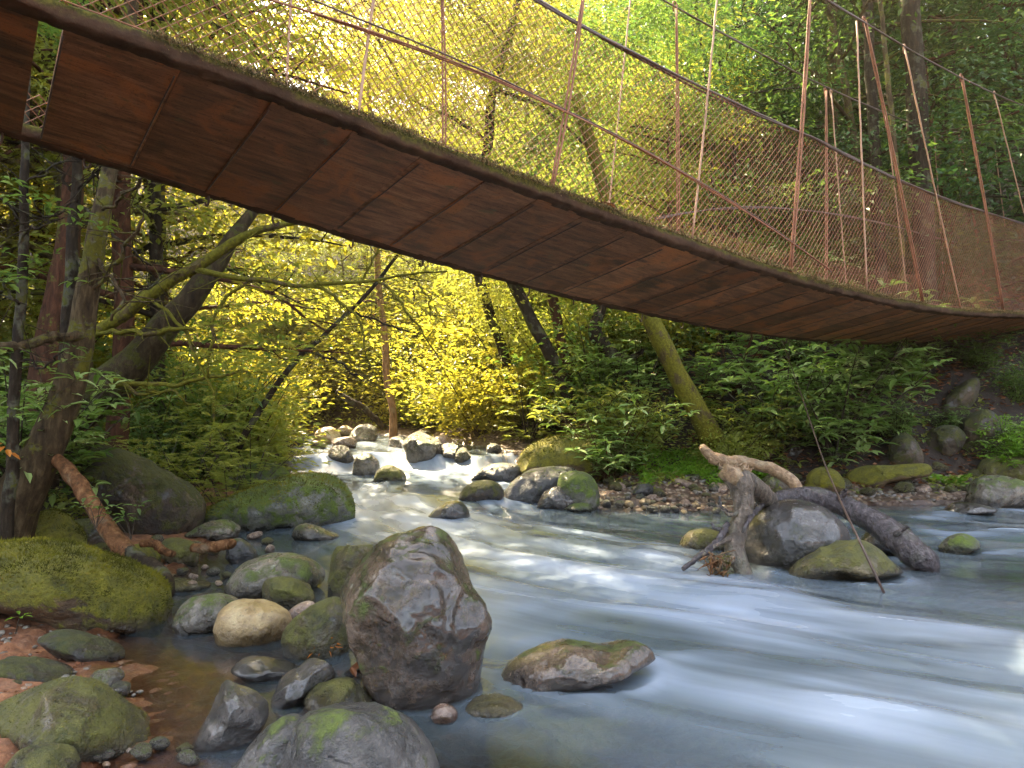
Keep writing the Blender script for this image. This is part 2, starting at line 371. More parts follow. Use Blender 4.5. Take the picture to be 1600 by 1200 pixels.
Z = ground_z(X, Y) + (fbm(np.stack([X * 9, Y * 9, X * 0 + 7], -1), 4, .6) * .03 + np.maximum(fbm(np.stack([X * 22, Y * 22, X * 0 + 2], -1), 2) - .1, 0) * .05) * sstep(24, 12, Y)
mb = MB(); mb.add(np.stack([X, Y, Z], -1), None, Q, np.zeros(len(X)))
dl = seg_dist(X, Y, LB); dr = seg_dist(X, Y, RB); ins = inside(X, Y)
sd = np.where(ins, -1, 1) * np.minimum(dl, dr)
def ground_mat():
    k = nt('ground'); v = k.N('NewGeometry').outputs['Position']; sdv = k.attr('sd'); lf = k.attr('left')
    n1 = k.noise(v, 1.4, 6, .6); n2 = k.noise(v, 8., 6, .65); n3 = k.noise(v, 45., 4, .65)
    vo = k.N('TexVoronoi', feature='F1', ins={'Vector': v, 'Scale': 14., 'Randomness': 1.})
    vcol = k.N('SeparateColor', ins={0: vo.outputs['Color']}).outputs[0]
    soil = k.ramp(k.math('ADD', k.math('MULTIPLY', n2, .6), k.math('MULTIPLY', n3, .4)), (.34, (.07, .026, .011)), (.5, (.21, .078, .03)), (.66, (.36, .155, .065)))
    peb = k.ramp(vcol, (0., (.06, .045, .03)), (.5, (.17, .12, .075)), (1., (.30, .24, .17)))
    peb = k.mix(k.fr(vo.outputs[0], .35, .6), peb, (.05, .03, .018))
    litter = k.ramp(k.math('ADD', k.math('MULTIPLY', n2, .5), k.math('MULTIPLY', n3, .5)), (.35, (.006, .004, .002)), (.52, (.018, .009, .004)), (.68, (.036, .016, .007)))
    near = k.mix(k.math('MULTIPLY', k.fr(lf, .3, .7, .9, .18), 1.), soil, peb)
    bed = k.mix(k.fr(lf, .3, .7, .75, .25), soil, peb)
    col = k.mix(k.fr(sdv, -.05, .1), bed, near)
    col = k.mix(k.fr(k.math('ADD', sdv, n1), 1.0, 2.0), col, litter)
    wet = k.fr(k.math('ADD', sdv, k.math('MULTIPLY', n2, .25)), .42, .12); col = k.mix(wet, col, (.55, .52, .5), 'MULTIPLY')
    ro = k.math('SUBTRACT', .85, k.math('MULTIPLY', wet, .5))
    bp = k.N('Bump', ins={'Strength': .7, 'Distance': .03, 'Height': k.math('ADD', n2, k.math('SUBTRACT', k.math('MULTIPLY', n3, .4), k.math('MULTIPLY', vo.outputs[0], .5)))}).outputs[0]
    k.surf(k.N('BsdfPrincipled', ins={'Base Color': col, 'Roughness': ro, 'Normal': bp}).outputs[0]); return k.m
M['ground'] = ground_mat()
o = link('ground', mb.mesh('ground', M['ground'], True, {'sd': sd, 'left': (dl < dr).astype(float)})); tag(o, kind='structure')

# ------------------------------------------------------------------ rocks
def ico(sub):
    t = (1 + 5 ** .5) / 2
    V = [(-1,t,0),(1,t,0),(-1,-t,0),(1,-t,0),(0,-1,t),(0,1,t),(0,-1,-t),(0,1,-t),(t,0,-1),(t,0,1),(-t,0,-1),(-t,0,1)]
    Fs = [(0,11,5),(0,5,1),(0,1,7),(0,7,10),(0,10,11),(1,5,9),(5,11,4),(11,10,2),(10,7,6),(7,1,8),(3,9,4),(3,4,2),(3,2,6),(3,6,8),(3,8,9),(4,9,5),(2,4,11),(6,2,10),(8,6,7),(9,8,1)]
    V = [np.array(v) / np.linalg.norm(v) for v in V]
    for _ in range(sub):
        mid = {}; nf = []
        def m(a, b):
            key = (a, b) if a < b else (b, a)
            if key not in mid:
                p = V[a] + V[b]; V.append(p / np.linalg.norm(p)); mid[key] = len(V) - 1
            return mid[key]
        for a, b, c in Fs:
            x, y, z = m(a, b), m(b, c), m(c, a); nf += [(a, x, z), (b, y, x), (c, z, y), (x, y, z)]
        Fs = nf
    return np.array(V), np.array(Fs)
ICO = {s: ico(s) for s in (1, 2, 3, 4, 5)}

RIM = []
_k = nt('moss_tuft'); _k.surf(_k.N('BsdfPrincipled', ins={'Base Color': _k.ramp(_k.attr('rnd'), (0., (.035, .035, .006)), (.5, (.11, .105, .010)), (1., (.20, .17, .018))), 'Roughness': .9, 'Specular IOR Level': .1}).outputs[0]); M['moss_tuft'] = _k.m
def rock_px(name, poly, mat, label, base=None, zb=None, dratio=.8, sub=4, facets=7, cut=.82, rough=.10, fuzz=0, fuzz_h=.014, seed=0, cat='rock', yshift=0., group=None):
    rg = np.random.default_rng(seed + 100)
    poly = np.array(poly, float)
    lo, hi = poly.min(0), poly.max(0); pc = (lo + hi) / 2
    base = base or hi[1]
    pb = hit(pc[0], base); zb = pb[2]
    dirv = np.array([pb[0], pb[1]]); dist = np.linalg.norm(dirv); e = dirv / dist
    half_w = (hi[0] - lo[0]) / 2 * pb[1] / F
    half_d = half_w * dratio
    D = dist + half_d * .72 + yshift
    c2 = e * D; rt = np.array([e[1], -e[0]])
    def toplane(px, py):
        d = ray(px, py); s = D / (d[0] * e[0] + d[1] * e[1])
        return np.array([(d[:2] * s) @ rt, CAM_H + d[2] * s])
    pl = np.array([toplane(*p) for p in poly]); ctr = np.array([(pl[:, 0].min() + pl[:, 0].max()) / 2, (pl[:, 1].min() + pl[:, 1].max()) / 2])
    # densify the outline, make r(theta)
    n = len(pl); dens = smooth_path(np.vstack([pl, pl[:1]]), n * 14) - ctr
    th = np.arctan2(dens[:, 1], dens[:, 0]); rr = np.hypot(dens[:, 0], dens[:, 1]); od = np.argsort(th); th, rr = th[od], rr[od]
    th = np.r_[th - 2*np.pi, th, th + 2*np.pi]; rr = np.r_[rr, rr, rr]
    V, T = ICO[sub]; V = V.copy()
    for q in range(facets):
        nn = rg.normal(size=3); nn /= np.linalg.norm(nn); nn[1] = -abs(nn[1]) if q % 2 == 0 else nn[1]
        dcut = rg.uniform(cut, .96); pr = V @ nn; V -= np.outer(np.clip(pr - dcut, 0, 9) * .9, nn)
    # renormalise the silhouette ring so the outline stays as traced
    tv = np.arctan2(V[:, 2], V[:, 0]); rho = np.hypot(V[:, 0], V[:, 2])
    rmax = np.interp(tv, th, rr)
    bins = ((tv + np.pi) / (2*np.pi) * 48).astype(int) % 48; mx = np.array([rho[bins == b].max() if (bins == b).any() else 1. for b in range(48)])
    mxs = (mx + np.roll(mx, 1) + np.roll(mx, -1)) / 3
    rho = rho / np.interp(tv, (np.arange(50) - .5) / 48 * 2*np.pi - np.pi, np.r_[mxs[-1], mxs, mxs[0]])
    xl = rmax * rho * np.cos(tv); zl = rmax * rho * np.sin(tv); yl = V[:, 1] * half_d
    P = np.stack([xl, yl, zl], -1)
    size = min(half_w, (pl[:, 1].max() - pl[:, 1].min()) / 2 * 1.3)
    nrm = V / np.linalg.norm(V, axis=1)[:, None]
    q = P / size
    dsp = fbm(q * .9 + seed * 5.3, 3) * rough + (.5 - np.abs(vnoise(q * 2.6 + seed * 1.3 + .8 * vnoise(q * 1.3 + seed)[:, None]))) * rough * .55 + (1 - np.abs(vnoise(q * 1.7 + seed * 3.1))) * rough * .5 - rough * .25 + fbm(q * 3.3 + seed, 5, .6) * rough * .55
    frontness = .35 + .65 * np.abs(nrm[:, 1])
    P += nrm * (dsp * size * frontness)[:, None]
    P[:, 2] = np.where(P[:, 2] < -.25 * size, -.25 * size + (P[:, 2] + .25 * size) * 1.35, P[:, 2])
    Wd = np.stack([c2[0] + rt[0] * (P[:, 0] + ctr[0]) + e[0] * P[:, 1], c2[1] + rt[1] * (P[:, 0] + ctr[0]) + e[1] * P[:, 1], P[:, 2] + ctr[1]], -1)
    org = np.array([c2[0] + rt[0] * ctr[0], c2[1] + rt[1] * ctr[0], zb])
    hz = Wd[:, 2] - wlevel(Wd[:, 0], Wd[:, 1])
    mb = MB(); mb.add(Wd - org, T, None, rg.random(len(Wd)))
    RIM.append((c2 + rt * ctr[0], rt, e, half_w, half_d))
    o = link(name, mb.mesh(name, mat, True, {'hz': hz}), loc=org); tag(o, label, cat, group)
    if fuzz:
        A, B, Cc = (Wd[T[:, i]] - org for i in range(3)); fn = np.cross(B - A, Cc - A); ar = np.linalg.norm(fn, axis=1); fn = fn / (ar[:, None] + 1e-12)
        if (fn * ((A + B + Cc) / 3 - (Wd.mean(0) - org))).sum(1).mean() < 0: fn = -fn
        cen = (A + B + Cc) / 3
        wgt = ar * sstep(.05, .5, fn[:, 2] + .7 * fbm(cen * 3. + seed, 3)); idx = rg.choice(len(T), fuzz, p=wgt / wgt.sum())
        b1, b2 = rg.random((2, fuzz, 1)); fl_ = b1 + b2 > 1; b1 = np.where(fl_, 1 - b1, b1); b2 = np.where(fl_, 1 - b2, b2)
        pt = A[idx] + (B[idx] - A[idx]) * b1 + (Cc[idx] - A[idx]) * b2
        dd = fn[idx] + rg.normal(size=(fuzz, 3)) * .55; ss_ = rg.normal(size=(fuzz, 3)); ss_ /= np.linalg.norm(ss_, axis=1)[:, None]
        hh = fuzz_h * rg.uniform(.4, 1.3, (fuzz, 1)); pt = pt - fn[idx] * .003
        Vz = np.stack([pt - ss_ * hh * .22, pt + ss_ * hh * .22, pt + dd * hh], 1).reshape(-1, 3)
        mz = MB(); mz.add(Vz, np.arange(fuzz * 3).reshape(-1, 3), None, np.repeat(np.clip(.5 + fbm(pt * 6, 3) + rg.normal(size=fuzz) * .15, 0, 1), 3))
        link('moss', mz.mesh('moss', M['moss_tuft'], False), o)
    return o

ROCKS = [
 ('boulder', [(640,834),(668,829),(692,832),(712,850),(735,895),(752,935),(763,968),(752,1000),(748,1045),(738,1078),(700,1102),(640,1108),(600,1090),(575,1060),(552,1010),(535,970),(529,940),(537,905),(565,872),(600,848)], 'rock_hero', 'tall brown boulder standing in the stream, the largest of the foreground', dict(base=1096, sub=5, rough=.13, facets=9, dratio=.9, cut=.8)),
 ('boulder', [(425,1215),(436,1170),(470,1128),(530,1104),(595,1112),(645,1135),(676,1175),(688,1225),(660,1290),(560,1330),(450,1300)], 'rock_blue', 'blue grey rounded boulder cut by the bottom edge of the photo', dict(base=1290, sub=5, rough=.09)),
 ('rock', [(345,1225),(385,1175),(425,1135),(462,1118),(490,1140),(480,1200),(470,1270),(360,1280)], 'rock_blue', 'sloping grey rock leaning against the left of the bottom-edge boulder', dict(base=1270, rough=.1)),
 ('boulder', [(-40,1130),(0,1108),(50,1082),(115,1060),(160,1075),(210,1112),(248,1142),(228,1160),(168,1180),(110,1178),(50,1168),(-30,1165)], 'rock_olive', 'angular olive brown boulder low in the left corner on orange soil', dict(fuzz=3500, fuzz_h=.007, base=1178, zb=.02, facets=9, cut=.62)),
 ('rock', [(5,1200),(30,1175),(75,1165),(118,1178),(128,1205),(110,1240),(20,1240)], 'rock_olive', 'low rounded stone in the bottom left corner below the angular boulder', dict(base=1232, zb=.03)),
 ('boulder', [(-90,890),(-30,855),(40,846),(110,850),(170,865),(225,888),(260,912),(268,945),(255,972),(205,975),(155,988),(100,984),(50,966),(-20,950),(-90,940)], 'rock_mossy', 'huge flat-topped boulder covered in green moss at the left edge', dict(base=984, zb=.08, sub=5, dratio=.65, rough=.14, facets=6, fuzz=26000)),
 ('rock', [(38,838),(55,806),(88,797),(115,812),(136,846),(120,870),(50,870)], 'rock_mossy', 'round mossy green rock above the huge mossy boulder', dict(base=868, zb=.3, fuzz=5000)),
 ('rock', [(0,850),(10,830),(40,824),(62,838),(60,870),(5,870)], 'rock_mossy', 'small mossy rock left of the round mossy rock', dict(base=868, zb=.3)),
 ('boulder', [(95,735),(112,702),(150,694),(210,708),(258,733),(305,762),(319,792),(302,822),(262,838),(205,832),(140,800),(105,775)], 'rock_dark', 'large dark brown boulder in deep shade under the leaning trunk', dict(base=838, zb=.12, sub=5, facets=6)),
 ('boulder', [(312,806),(345,782),(390,763),(440,747),(500,740),(536,752),(552,780),(548,806),(500,818),(430,828),(340,832)], 'rock_green', 'long grey boulder with bright green moss on its right shoulder', dict(base=826, sub=5, dratio=.7, rough=.08, fuzz=7000, fuzz_h=.022)),
 ('boulder', [(345,768),(365,735),(395,722),(430,724),(454,742),(440,768),(380,785)], 'rock_green', 'speckled mossy boulder just upstream of the long mossy boulder', dict(base=772)),
 ('rock', [(285,838),(320,818),(355,812),(376,824),(370,838),(330,846)], 'rock_grey', 'low flat grey stone at the foot of the dark shaded boulder', dict(base=844)),
 ('rock', [(455,838),(462,824),(480,818),(510,828),(531,838),(515,845),(470,848)], 'rock_grey', 'small brown grey stone alone in pale water left of midstream', dict(base=844)),
 ('boulder', [(349,918),(372,888),(405,870),(440,864),(478,870),(505,888),(508,905),(492,915),(440,928),(385,936),(355,930)], 'rock_grey', 'oval grey boulder with pale lichen spots beside the pool', dict(base=930, rough=.08)),
 ('rock', [(408,940),(412,910),(425,903),(455,904),(485,915),(493,938),(475,952),(430,955)], 'rock_olive', 'blocky olive stone wedged in front of the oval lichen boulder', dict(base=950, facets=10, cut=.62)),
 ('rock', [(268,975),(285,945),(310,932),(350,928),(376,942),(372,972),(330,985),(285,990)], 'rock_grey', 'flat grey green stone touching the huge mossy boulder', dict(base=985)),
 ('rock', [(333,985),(345,955),(375,941),(415,942),(450,955),(458,985),(440,1003),(380,1008),(340,1003)], 'rock_tan', 'pale tan yellow rounded stone at the edge of the pool', dict(base=1003, rough=.07)),
 ('rock', [(447,958),(465,945),(488,940),(494,955),(480,972),(455,975)], 'rock_warm', 'small pale stone between the tan stone and the olive block', dict(base=972)),
 ('rock', [(437,1005),(450,975),(485,950),(525,934),(545,950),(545,1000),(530,1022),(480,1028),(445,1020)], 'rock_olive', 'tilted olive slab leaning on the left of the tall boulder', dict(base=1025, facets=9, cut=.64)),
 ('rock', [(511,930),(514,890),(523,858),(550,850),(590,848),(614,855),(605,900),(570,925),(530,938)], 'rock_olive', 'brown block of rock behind the left shoulder of the tall boulder', dict(base=936, facets=9, cut=.62)),
 ('rock', [(545,905),(552,882),(580,868),(610,872),(610,915),(560,925)], 'rock_grey', 'rounded grey stone tucked behind the tall boulder', dict(base=925)),
 ('rock', [(422,1095),(436,1072),(462,1050),(492,1031),(514,1034),(523,1055),(500,1078),(465,1104),(430,1106)], 'rock_wet', 'dark wet slanting slab pointing up toward the tall boulder', dict(base=1100, facets=10, cut=.62)),
 ('rock', [(468,1100),(480,1082),(510,1070),(548,1064),(572,1085),(585,1104),(560,1112),(480,1112)], 'rock_olive', 'flat-topped olive slab at the foot of the tall boulder', dict(base=1112, facets=9, cut=.62)),
 ('rock', [(296,1165),(318,1130),(338,1092),(354,1069),(374,1075),(412,1092),(421,1118),(405,1142),(360,1165),(320,1172)], 'rock_wet', 'pyramid-shaped dark grey stone standing in the shallow pool', dict(base=1163, facets=10, cut=.64, rough=.08)),
 ('rock', [(360,1048),(380,1034),(410,1030),(440,1035),(463,1044),(445,1056),(390,1062)], 'rock_wet', 'low glistening stone barely above the brown pool', dict(base=1058)),
 ('rock', [(58,1000),(90,988),(140,995),(192,1012),(195,1022),(150,1036),(100,1028)], 'rock_dark', 'flat brown slab lying on the soil below the huge mossy boulder', dict(base=1034, zb=.06)),
 ('rock', [(-20,1045),(0,1032),(50,1035),(100,1042),(122,1052),(90,1066),(20,1062)], 'rock_dark', 'long flat brown slab on orange soil at the left edge', dict(base=1064, zb=.08)),
 ('rock', [(132,1070),(150,1050),(185,1045),(195,1055),(175,1075),(150,1082)], 'rock_grey', 'small grey stone at the shore behind the angular boulder', dict(base=1078, zb=.01)),
 ('rock', [(165,1078),(185,1066),(203,1068),(202,1082),(180,1090)], 'rock_grey', 'tiny wet stone at the water edge beside the angular boulder', dict(base=1086)),
 ('boulder', [(778,1062),(795,1036),(830,1018),(880,1006),(920,1010),(960,1014),(995,1006),(1018,1018),(1024,1034),(985,1048),(905,1068),(850,1084),(795,1080)], 'rock_hero', 'low wet mossy rock the stream washes over right of the tall boulder', dict(base=1076, sub=5, dratio=.6)),
 ('rock', [(725,1108),(740,1095),(770,1090),(800,1094),(818,1106),(790,1118),(745,1118)], 'rock_olive', 'brown stone half sunk in the water below the low wet rock', dict(base=1113)),
 ('rock', [(672,1120),(680,1106),(700,1102),(715,1112),(710,1126),(680,1128)], 'rock_warm', 'small brown stone under water at the tall boulder foot', dict(base=1122)),
 ('rock', [(660,815),(680,796),(706,783),(724,786),(734,808),(710,816)], 'rock_wet', 'dark wedge-shaped stone alone in midstream', dict(base=814, facets=9)),
 ('rock', [(716,778),(728,760),(755,750),(780,756),(788,774),(770,784),(730,785)], 'rock_dark', 'brown rounded stone just below the small waterfall', dict(base=783)),
 ('boulder', [(778,785),(800,752),(830,734),(870,729),(905,738),(900,770),(860,788),(800,790)], 'rock_blue', 'grey wet boulder with yellow lichen below the big mossy one', dict(base=786, facets=9, cut=.75)),
 ('rock', [(868,768),(876,742),(900,736),(925,745),(937,775),(930,796),(885,796)], 'rock_green', 'mossy dark rock joined to the right of the grey wet boulder', dict(base=795, facets=9)),
 ('rock', [(838,792),(850,770),(872,760),(890,768),(897,792),(870,798)], 'rock_wet', 'black wet stone in front of the grey wet boulder', dict(base=796, facets=9)),
 ('rock', [(735,748),(755,730),(790,723),(812,730),(805,752),(760,754)], 'rock_blue', 'flat wet grey rock beside the small waterfall', dict(base=752)),
 ('boulder', [(806,735),(815,708),(845,688),(890,680),(935,685),(965,705),(968,735),(940,752),(870,752),(820,750)], 'rock_mossy', 'big smooth boulder with olive moss above the far stream bank', dict(base=752, sub=5, rough=.06, facets=5, fuzz=5000, fuzz_h=.03)),
 ('rock', [(550,738),(556,716),(575,708),(592,722),(590,742),(565,746)], 'rock_grey', 'pointed grey rock in the far rapids', dict(base=743)),
 ('rock', [(582,752),(592,733),(612,727),(632,740),(634,752),(600,757)], 'rock_olive', 'olive angular rock in the middle of the rapids', dict(base=754, facets=9)),
 ('rock', [(488,688),(497,672),(518,667),(532,680),(528,696),(500,698)], 'rock_tan', 'pale orange rock at the head of the far rapids', dict(base=694)),
 ('rock', [(372,705),(385,688),(402,684),(412,698),(405,712),(382,714)], 'rock_tan', 'sunlit orange tan rock under the thin leaning tree', dict(base=712)),
 ('rock', [(398,712),(412,698),(430,700),(436,714),(415,720)], 'rock_warm', 'sunlit brown stone beside the orange tan rock', dict(base=718)),
 ('boulder', [(1157,862),(1162,825),(1185,797),(1228,781),(1275,788),(1308,808),(1330,840),(1312,868),(1262,890),(1195,892),(1165,882)], 'rock_wet', 'smooth shiny dark boulder under the driftwood on the right', dict(base=886, sub=5, rough=.06, facets=5, dratio=.85)),
 ('boulder', [(1218,893),(1245,872),(1290,852),(1325,846),(1362,852),(1395,880),(1412,896),(1375,906),(1310,909),(1245,903)], 'rock_olive', 'green brown rock in front of the shiny dark boulder', dict(base=905, facets=8, cut=.64)),
 ('rock', [(1465,855),(1480,840),(1505,834),(1528,845),(1532,858),(1500,866),(1475,864)], 'rock_green', 'small mossy green stone alone in the right rapids', dict(base=862)),
 ('rock', [(1060,852),(1075,832),(1100,826),(1130,835),(1135,856),(1090,864)], 'rock_olive', 'wet mossy stone behind the left side of the driftwood', dict(base=860)),
 ('rock', [(1340,850),(1355,830),(1395,815),(1425,828),(1432,856),(1390,868)], 'rock_wet', 'dark wet rock behind the lying driftwood log', dict(base=866)),
 ('boulder', [(1315,760),(1325,738),(1350,728),(1400,726),(1452,726),(1455,742),(1400,752),(1345,766)], 'rock_mossy', 'long low mossy boulder along the right bank', dict(base=765, zb=.06, dratio=.4)),
 ('rock', [(1256,765),(1265,738),(1285,730),(1310,738),(1320,765),(1290,772)], 'rock_mossy', 'round mossy rock left of the long low mossy boulder', dict(base=770, zb=.05)),
 ('rock', [(1178,765),(1195,745),(1225,735),(1245,745),(1245,768),(1200,772)], 'rock_grey', 'grey bank stone behind the driftwood', dict(base=770, zb=.05)),
 ('rock', [(1384,728),(1390,692),(1410,676),(1432,690),(1442,722),(1410,732)], 'rock_dark', 'dark mossy boulder above the long low mossy boulder', dict(base=730, zb=.4)),
 ('boulder', [(1443,658),(1470,628),(1510,595),(1530,592),(1525,625),(1490,660),(1455,668)], 'rock_dark', 'dark overhanging slab in the leaf littered slope', dict(base=660, zb=.95)),
 ('rock', [(1440,700),(1455,672),(1490,665),(1510,685),(1490,710),(1455,712)], 'rock_dark', 'dark angular boulder under the overhanging slab', dict(base=712, zb=.55)),
 ('rock', [(1485,705),(1500,660),(1540,640),(1570,665),(1560,705),(1520,715)], 'rock_dark', 'dark shaded boulder right of the overhanging slab', dict(base=712, zb=.55)),
 ('boulder', [(1505,788),(1515,755),(1545,742),(1590,748),(1610,760),(1600,790),(1550,798)], 'rock_grey', 'grey block at the water edge beside the fern', dict(base=792, zb=.03, facets=10, cut=.7)),
 ('boulder', [(1520,745),(1535,718),(1580,712),(1640,722),(1640,760),(1560,762)], 'rock_olive', 'olive boulder behind the grey block at the right edge', dict(base=758, zb=.15)),
 ('rock', [(1165,715),(1180,690),(1210,680),(1218,695),(1195,718),(1172,722)], 'rock_mossy', 'slanting green mossy slab on the far bank above the driftwood', dict(base=720, zb=.35)),
 ('rock', [(1470,800),(1490,786),(1530,788),(1560,798),(1520,806),(1480,806)], 'rock_wet', 'wet stones edge in front of the grey block', dict(base=804)),
 ('rock', [(985,772),(1000,756),(1018,758),(1022,772),(1000,776)], 'rock_blue', 'small dark grey stone behind the gravel bar', dict(base=775)),
 ('rock', [(880,795),(900,786),(920,788),(926,796),(900,800)], 'rock_green', 'pale green flat stone in front of the mossy dark rock', dict(base=799)),
 ('rock', [(250,870),(256,845),(280,842),(306,850),(308,878),(275,884)], 'rock_olive', 'square olive stone on the mud beside the fallen branch', dict(base=882, zb=.1, facets=10, cut=.7)),
 ('rock', [(352,872),(358,848),(375,842),(398,858),(402,876),(370,884)], 'rock_blue', 'dark grey triangular stone at the end of the small log', dict(base=880, zb=.02)),
 ('rock', [(245,912),(262,905),(300,908),(330,912),(315,924),(270,926)], 'rock_olive', 'flat muddy stone in the inlet behind the grey green stone', dict(base=922, zb=.03)),
 ('rock', [(58,780),(75,755),(98,745),(110,775),(100,798),(70,800)], 'rock_dark', 'dark mossy stone stacked left of the dark shaded boulder', dict(base=800, zb=.5)),
 ('rock', [(100,840),(112,815),(150,812),(175,835),(168,860),(120,862)], 'rock_dark', 'shaded brown stone under the fallen branch', dict(base=862, zb=.3)),
 ('rock', [(180,880),(190,858),(225,850),(250,866),(245,888),(200,892)], 'rock_mossy', 'mossy stone beside the foot of the fallen branch', dict(base=890, zb=.15)),
]
for i, (nm, poly, mt, lab, kw) in enumerate(ROCKS):
    rock_px(nm, poly, M[mt], lab, seed=i, cat='boulder' if nm == 'boulder' else 'rock', **kw)

# generic stones: shared meshes, individually placed
stone_me = {}
def stone_mesh(key, seed, mt, flat=.65, sub=3):
    rg = np.random.default_rng(seed); V, T = ICO[sub]; V = V.copy()
    for q in range(9):
        nn = rg.normal(size=3); nn /= np.linalg.norm(nn); d = rg.uniform(.68, .92); V -= np.outer(np.clip(V @ nn - d, 0, 9) * .9, nn)
    nr = V / np.linalg.norm(V, axis=1)[:, None]; V = V + nr * (fbm(V * 1.2 + seed, 3) * .16 + fbm(V * 5 + seed, 3) * .04)[:, None]
    V *= np.array([1., rg.uniform(.65, .95), flat])
    mb = MB(); mb.add(V, T, None, rg.random(len(V)))
    return mb.mesh(key, M[mt], True, {'hz': V[:, 2] * .15 + .04})
SM = {mt: [stone_mesh('stone', 40 + i * 7 + j, mt) for j in range(3)] for i, mt in enumerate(['rock_grey', 'rock_blue', 'rock_olive', 'rock_warm', 'rock_tan', 'rock_wet'])}
def put_stone(px, py, wpx, mts, label, group, zb=None, sink=.15):
    p = hit(px, py); z = p[2]
    if p[1] > 30: return
    r = wpx / 2 * p[1] / F
    me = random.choice(SM[random.choice(mts)])
    o = link('stone', me, loc=(p[0], p[1] + r * .6, z + r * (.45 - sink))); o.rotation_euler = (random.uniform(-.3, .3), random.uniform(-.3, .3), random.uniform(0, 6.28))
    o.scale = (r, r, r * random.uniform(.8, 1.2)); tag(o, label, 'stone', group)
for (px, py, w, mt) in [(655,693,48,'rock_grey'),(622,700,40,'rock_grey'),(690,702,44,'rock_warm'),(565,690,58,'rock_grey'),(535,700,40,'rock_warm'),(470,690,34,'rock_grey'),(450,700,44,'rock_blue'),(655,718,80,'rock_grey'),(700,716,46,'rock_grey'),(530,722,52,'rock_grey'),(540,682,34,'rock_tan'),(660,683,30,'rock_tan'),(432,714,24,'rock_grey'),(722,722,40,'rock_olive'),(772,708,34,'rock_grey'),(495,700,26,'rock_warm')]:
    put_stone(px, py, w, [mt], 'grey or tan stone in the jumble of the far rapids', 'stones piled in the far rapids')
for i in range(46):
    put_stone(random.uniform(925, 1135), random.uniform(780, 802), random.uniform(7, 20), ['rock_warm', 'rock_tan', 'rock_grey', 'rock_blue'], 'small pale pebble stone on the gravel bar', 'stones of the gravel bar')
for i in range(38):
    put_stone(random.uniform(930, 1560), random.uniform(748, 778), random.uniform(12, 38), ['rock_grey', 'rock_olive', 'rock_warm', 'rock_olive'], 'loose stone along the right bank shoreline', 'stones along the right bank')
for (px, py, w) in [(300,905,16),(330,898,22),(352,902,15),(282,898,22),(318,890,14),(372,895,18),(298,918,18),(340,915,14),(225,905,26),(395,842,26),(415,850,20),(420,862,18)]:
    put_stone(px, py, w, ['rock_warm', 'rock_grey', 'rock_olive'], 'small stone in the muddy inlet by the left bank', 'stones of the muddy inlet')
for (px, py, w) in [(560,1000,20),(575,1062,26),(560,1048,22),(545,1058,18),(590,1078,24),(425,988,24),(500,1022,20),(540,1078,16),(520,912,18)]:
    put_stone(px, py, w, ['rock_wet', 'rock_blue', 'rock_olive'], 'small dark wet stone packed around the tall boulder', 'stones around the tall boulder')
for (px, py, w) in [(20,905,60),(80,862,50),(30,880,70),(150,865,30),(130,890,40),(205,905,34),(20,1075,20),(65,1090,16),(245,1170,30),(285,1178,28),(215,1185,34),(150,1190,40),(290,1195,36),(60,1160,28)]:
    put_stone(px, py, w, ['rock_olive', 'rock_grey'], 'brown stone on the soil of the left bank', 'stones on the left bank soil')
for (px, py, w) in [(440,745,26),(420,735,22),(465,748,18),(300,860,26),(330,866,20),(240,850,30),(265,868,20)]:
    put_stone(px, py, w, ['rock_olive', 'rock_grey'], 'small shaded stone at the foot of the left bank boulders', 'stones at the left boulders')
for (px, py, w) in [(1320,700,30),(1350,712,26),(1470,738,34),(1420,760,22),(1460,768,20),(1340,690,40),(1300,720,30),(1580,700,40),(1240,712,36),(1270,700,30),(1230,728,28)]:
    put_stone(px, py, w, ['rock_olive', 'rock_olive', 'rock_grey'], 'shaded stone in the leaf litter of the right slope', 'stones in the right slope')

# ------------------------------------------------------------------ water
CL = smooth_path(np.array([(-40, 20, 0), (-18, 19.5, 0), (-7.5, 18, 0), (-3.6, 15, 0), (-1.7, 12, 0), (-1.0, 9.5, 0), (.3, 7.2, 0), (2.0, 5.6, 0), (4.5, 4.4, 0), (8, 3.2, 0), (16, 1, 0), (30, -3, 0)], float), 160)
cd = np.r_[0, np.cumsum(np.linalg.norm(np.diff(CL, axis=0), axis=1))]
tx = np.linspace(-1, 1, 330); xs = 1.2 + 7.0 * tx + 20 * tx ** 5
ty = np.linspace(0, 1, 420); ys = .3 + 15.5 * ty + 34 * ty ** 5
X, Y, Q = warp_grid(xs, ys)
Pq = np.stack([X, Y], -1); bd = np.full(len(X), 1e9); bt = np.zeros(len(X)); bs = np.zeros(len(X))
for i in range(len(CL) - 1):
    a, b = CL[i, :2], CL[i+1, :2]; ab = b - a; L2 = ab @ ab
    t = np.clip(((Pq - a) @ ab) / L2, 0, 1); dx = Pq - a - t[:, None] * ab; dd = np.hypot(dx[:, 0], dx[:, 1])
    u = dd < bd; bd[u] = dd[u]; bt[u] = (cd[i] + t * math.sqrt(L2))[u]; bs[u] = (np.sign(ab[0] * dx[:, 1] - ab[1] * dx[:, 0]) * dd)[u]
foam = np.zeros(len(X))
def streak(pts, width, amt, z=0.):
    global foam
    width *= 1.45
    L = smooth_path(np.array([onz(p[0], p[1], z if len(p) < 3 else p[2]) for p in pts]), 24)[:, :2]
    d = seg_dist(X, Y, L); foam = 1 - (1 - foam) * (1 - np.clip(amt, 0, .97) * .92 * np.exp(-(d / width) ** 2))
streak([(560, 772, .1), (610, 800, .04), (680, 828, .0), (770, 850)], .85, 1.)
streak([(450, 770, .1), (520, 800, .03), (590, 835)], .5, .7)
streak([(700, 835), (800, 850), (900, 845)], .6, .5)
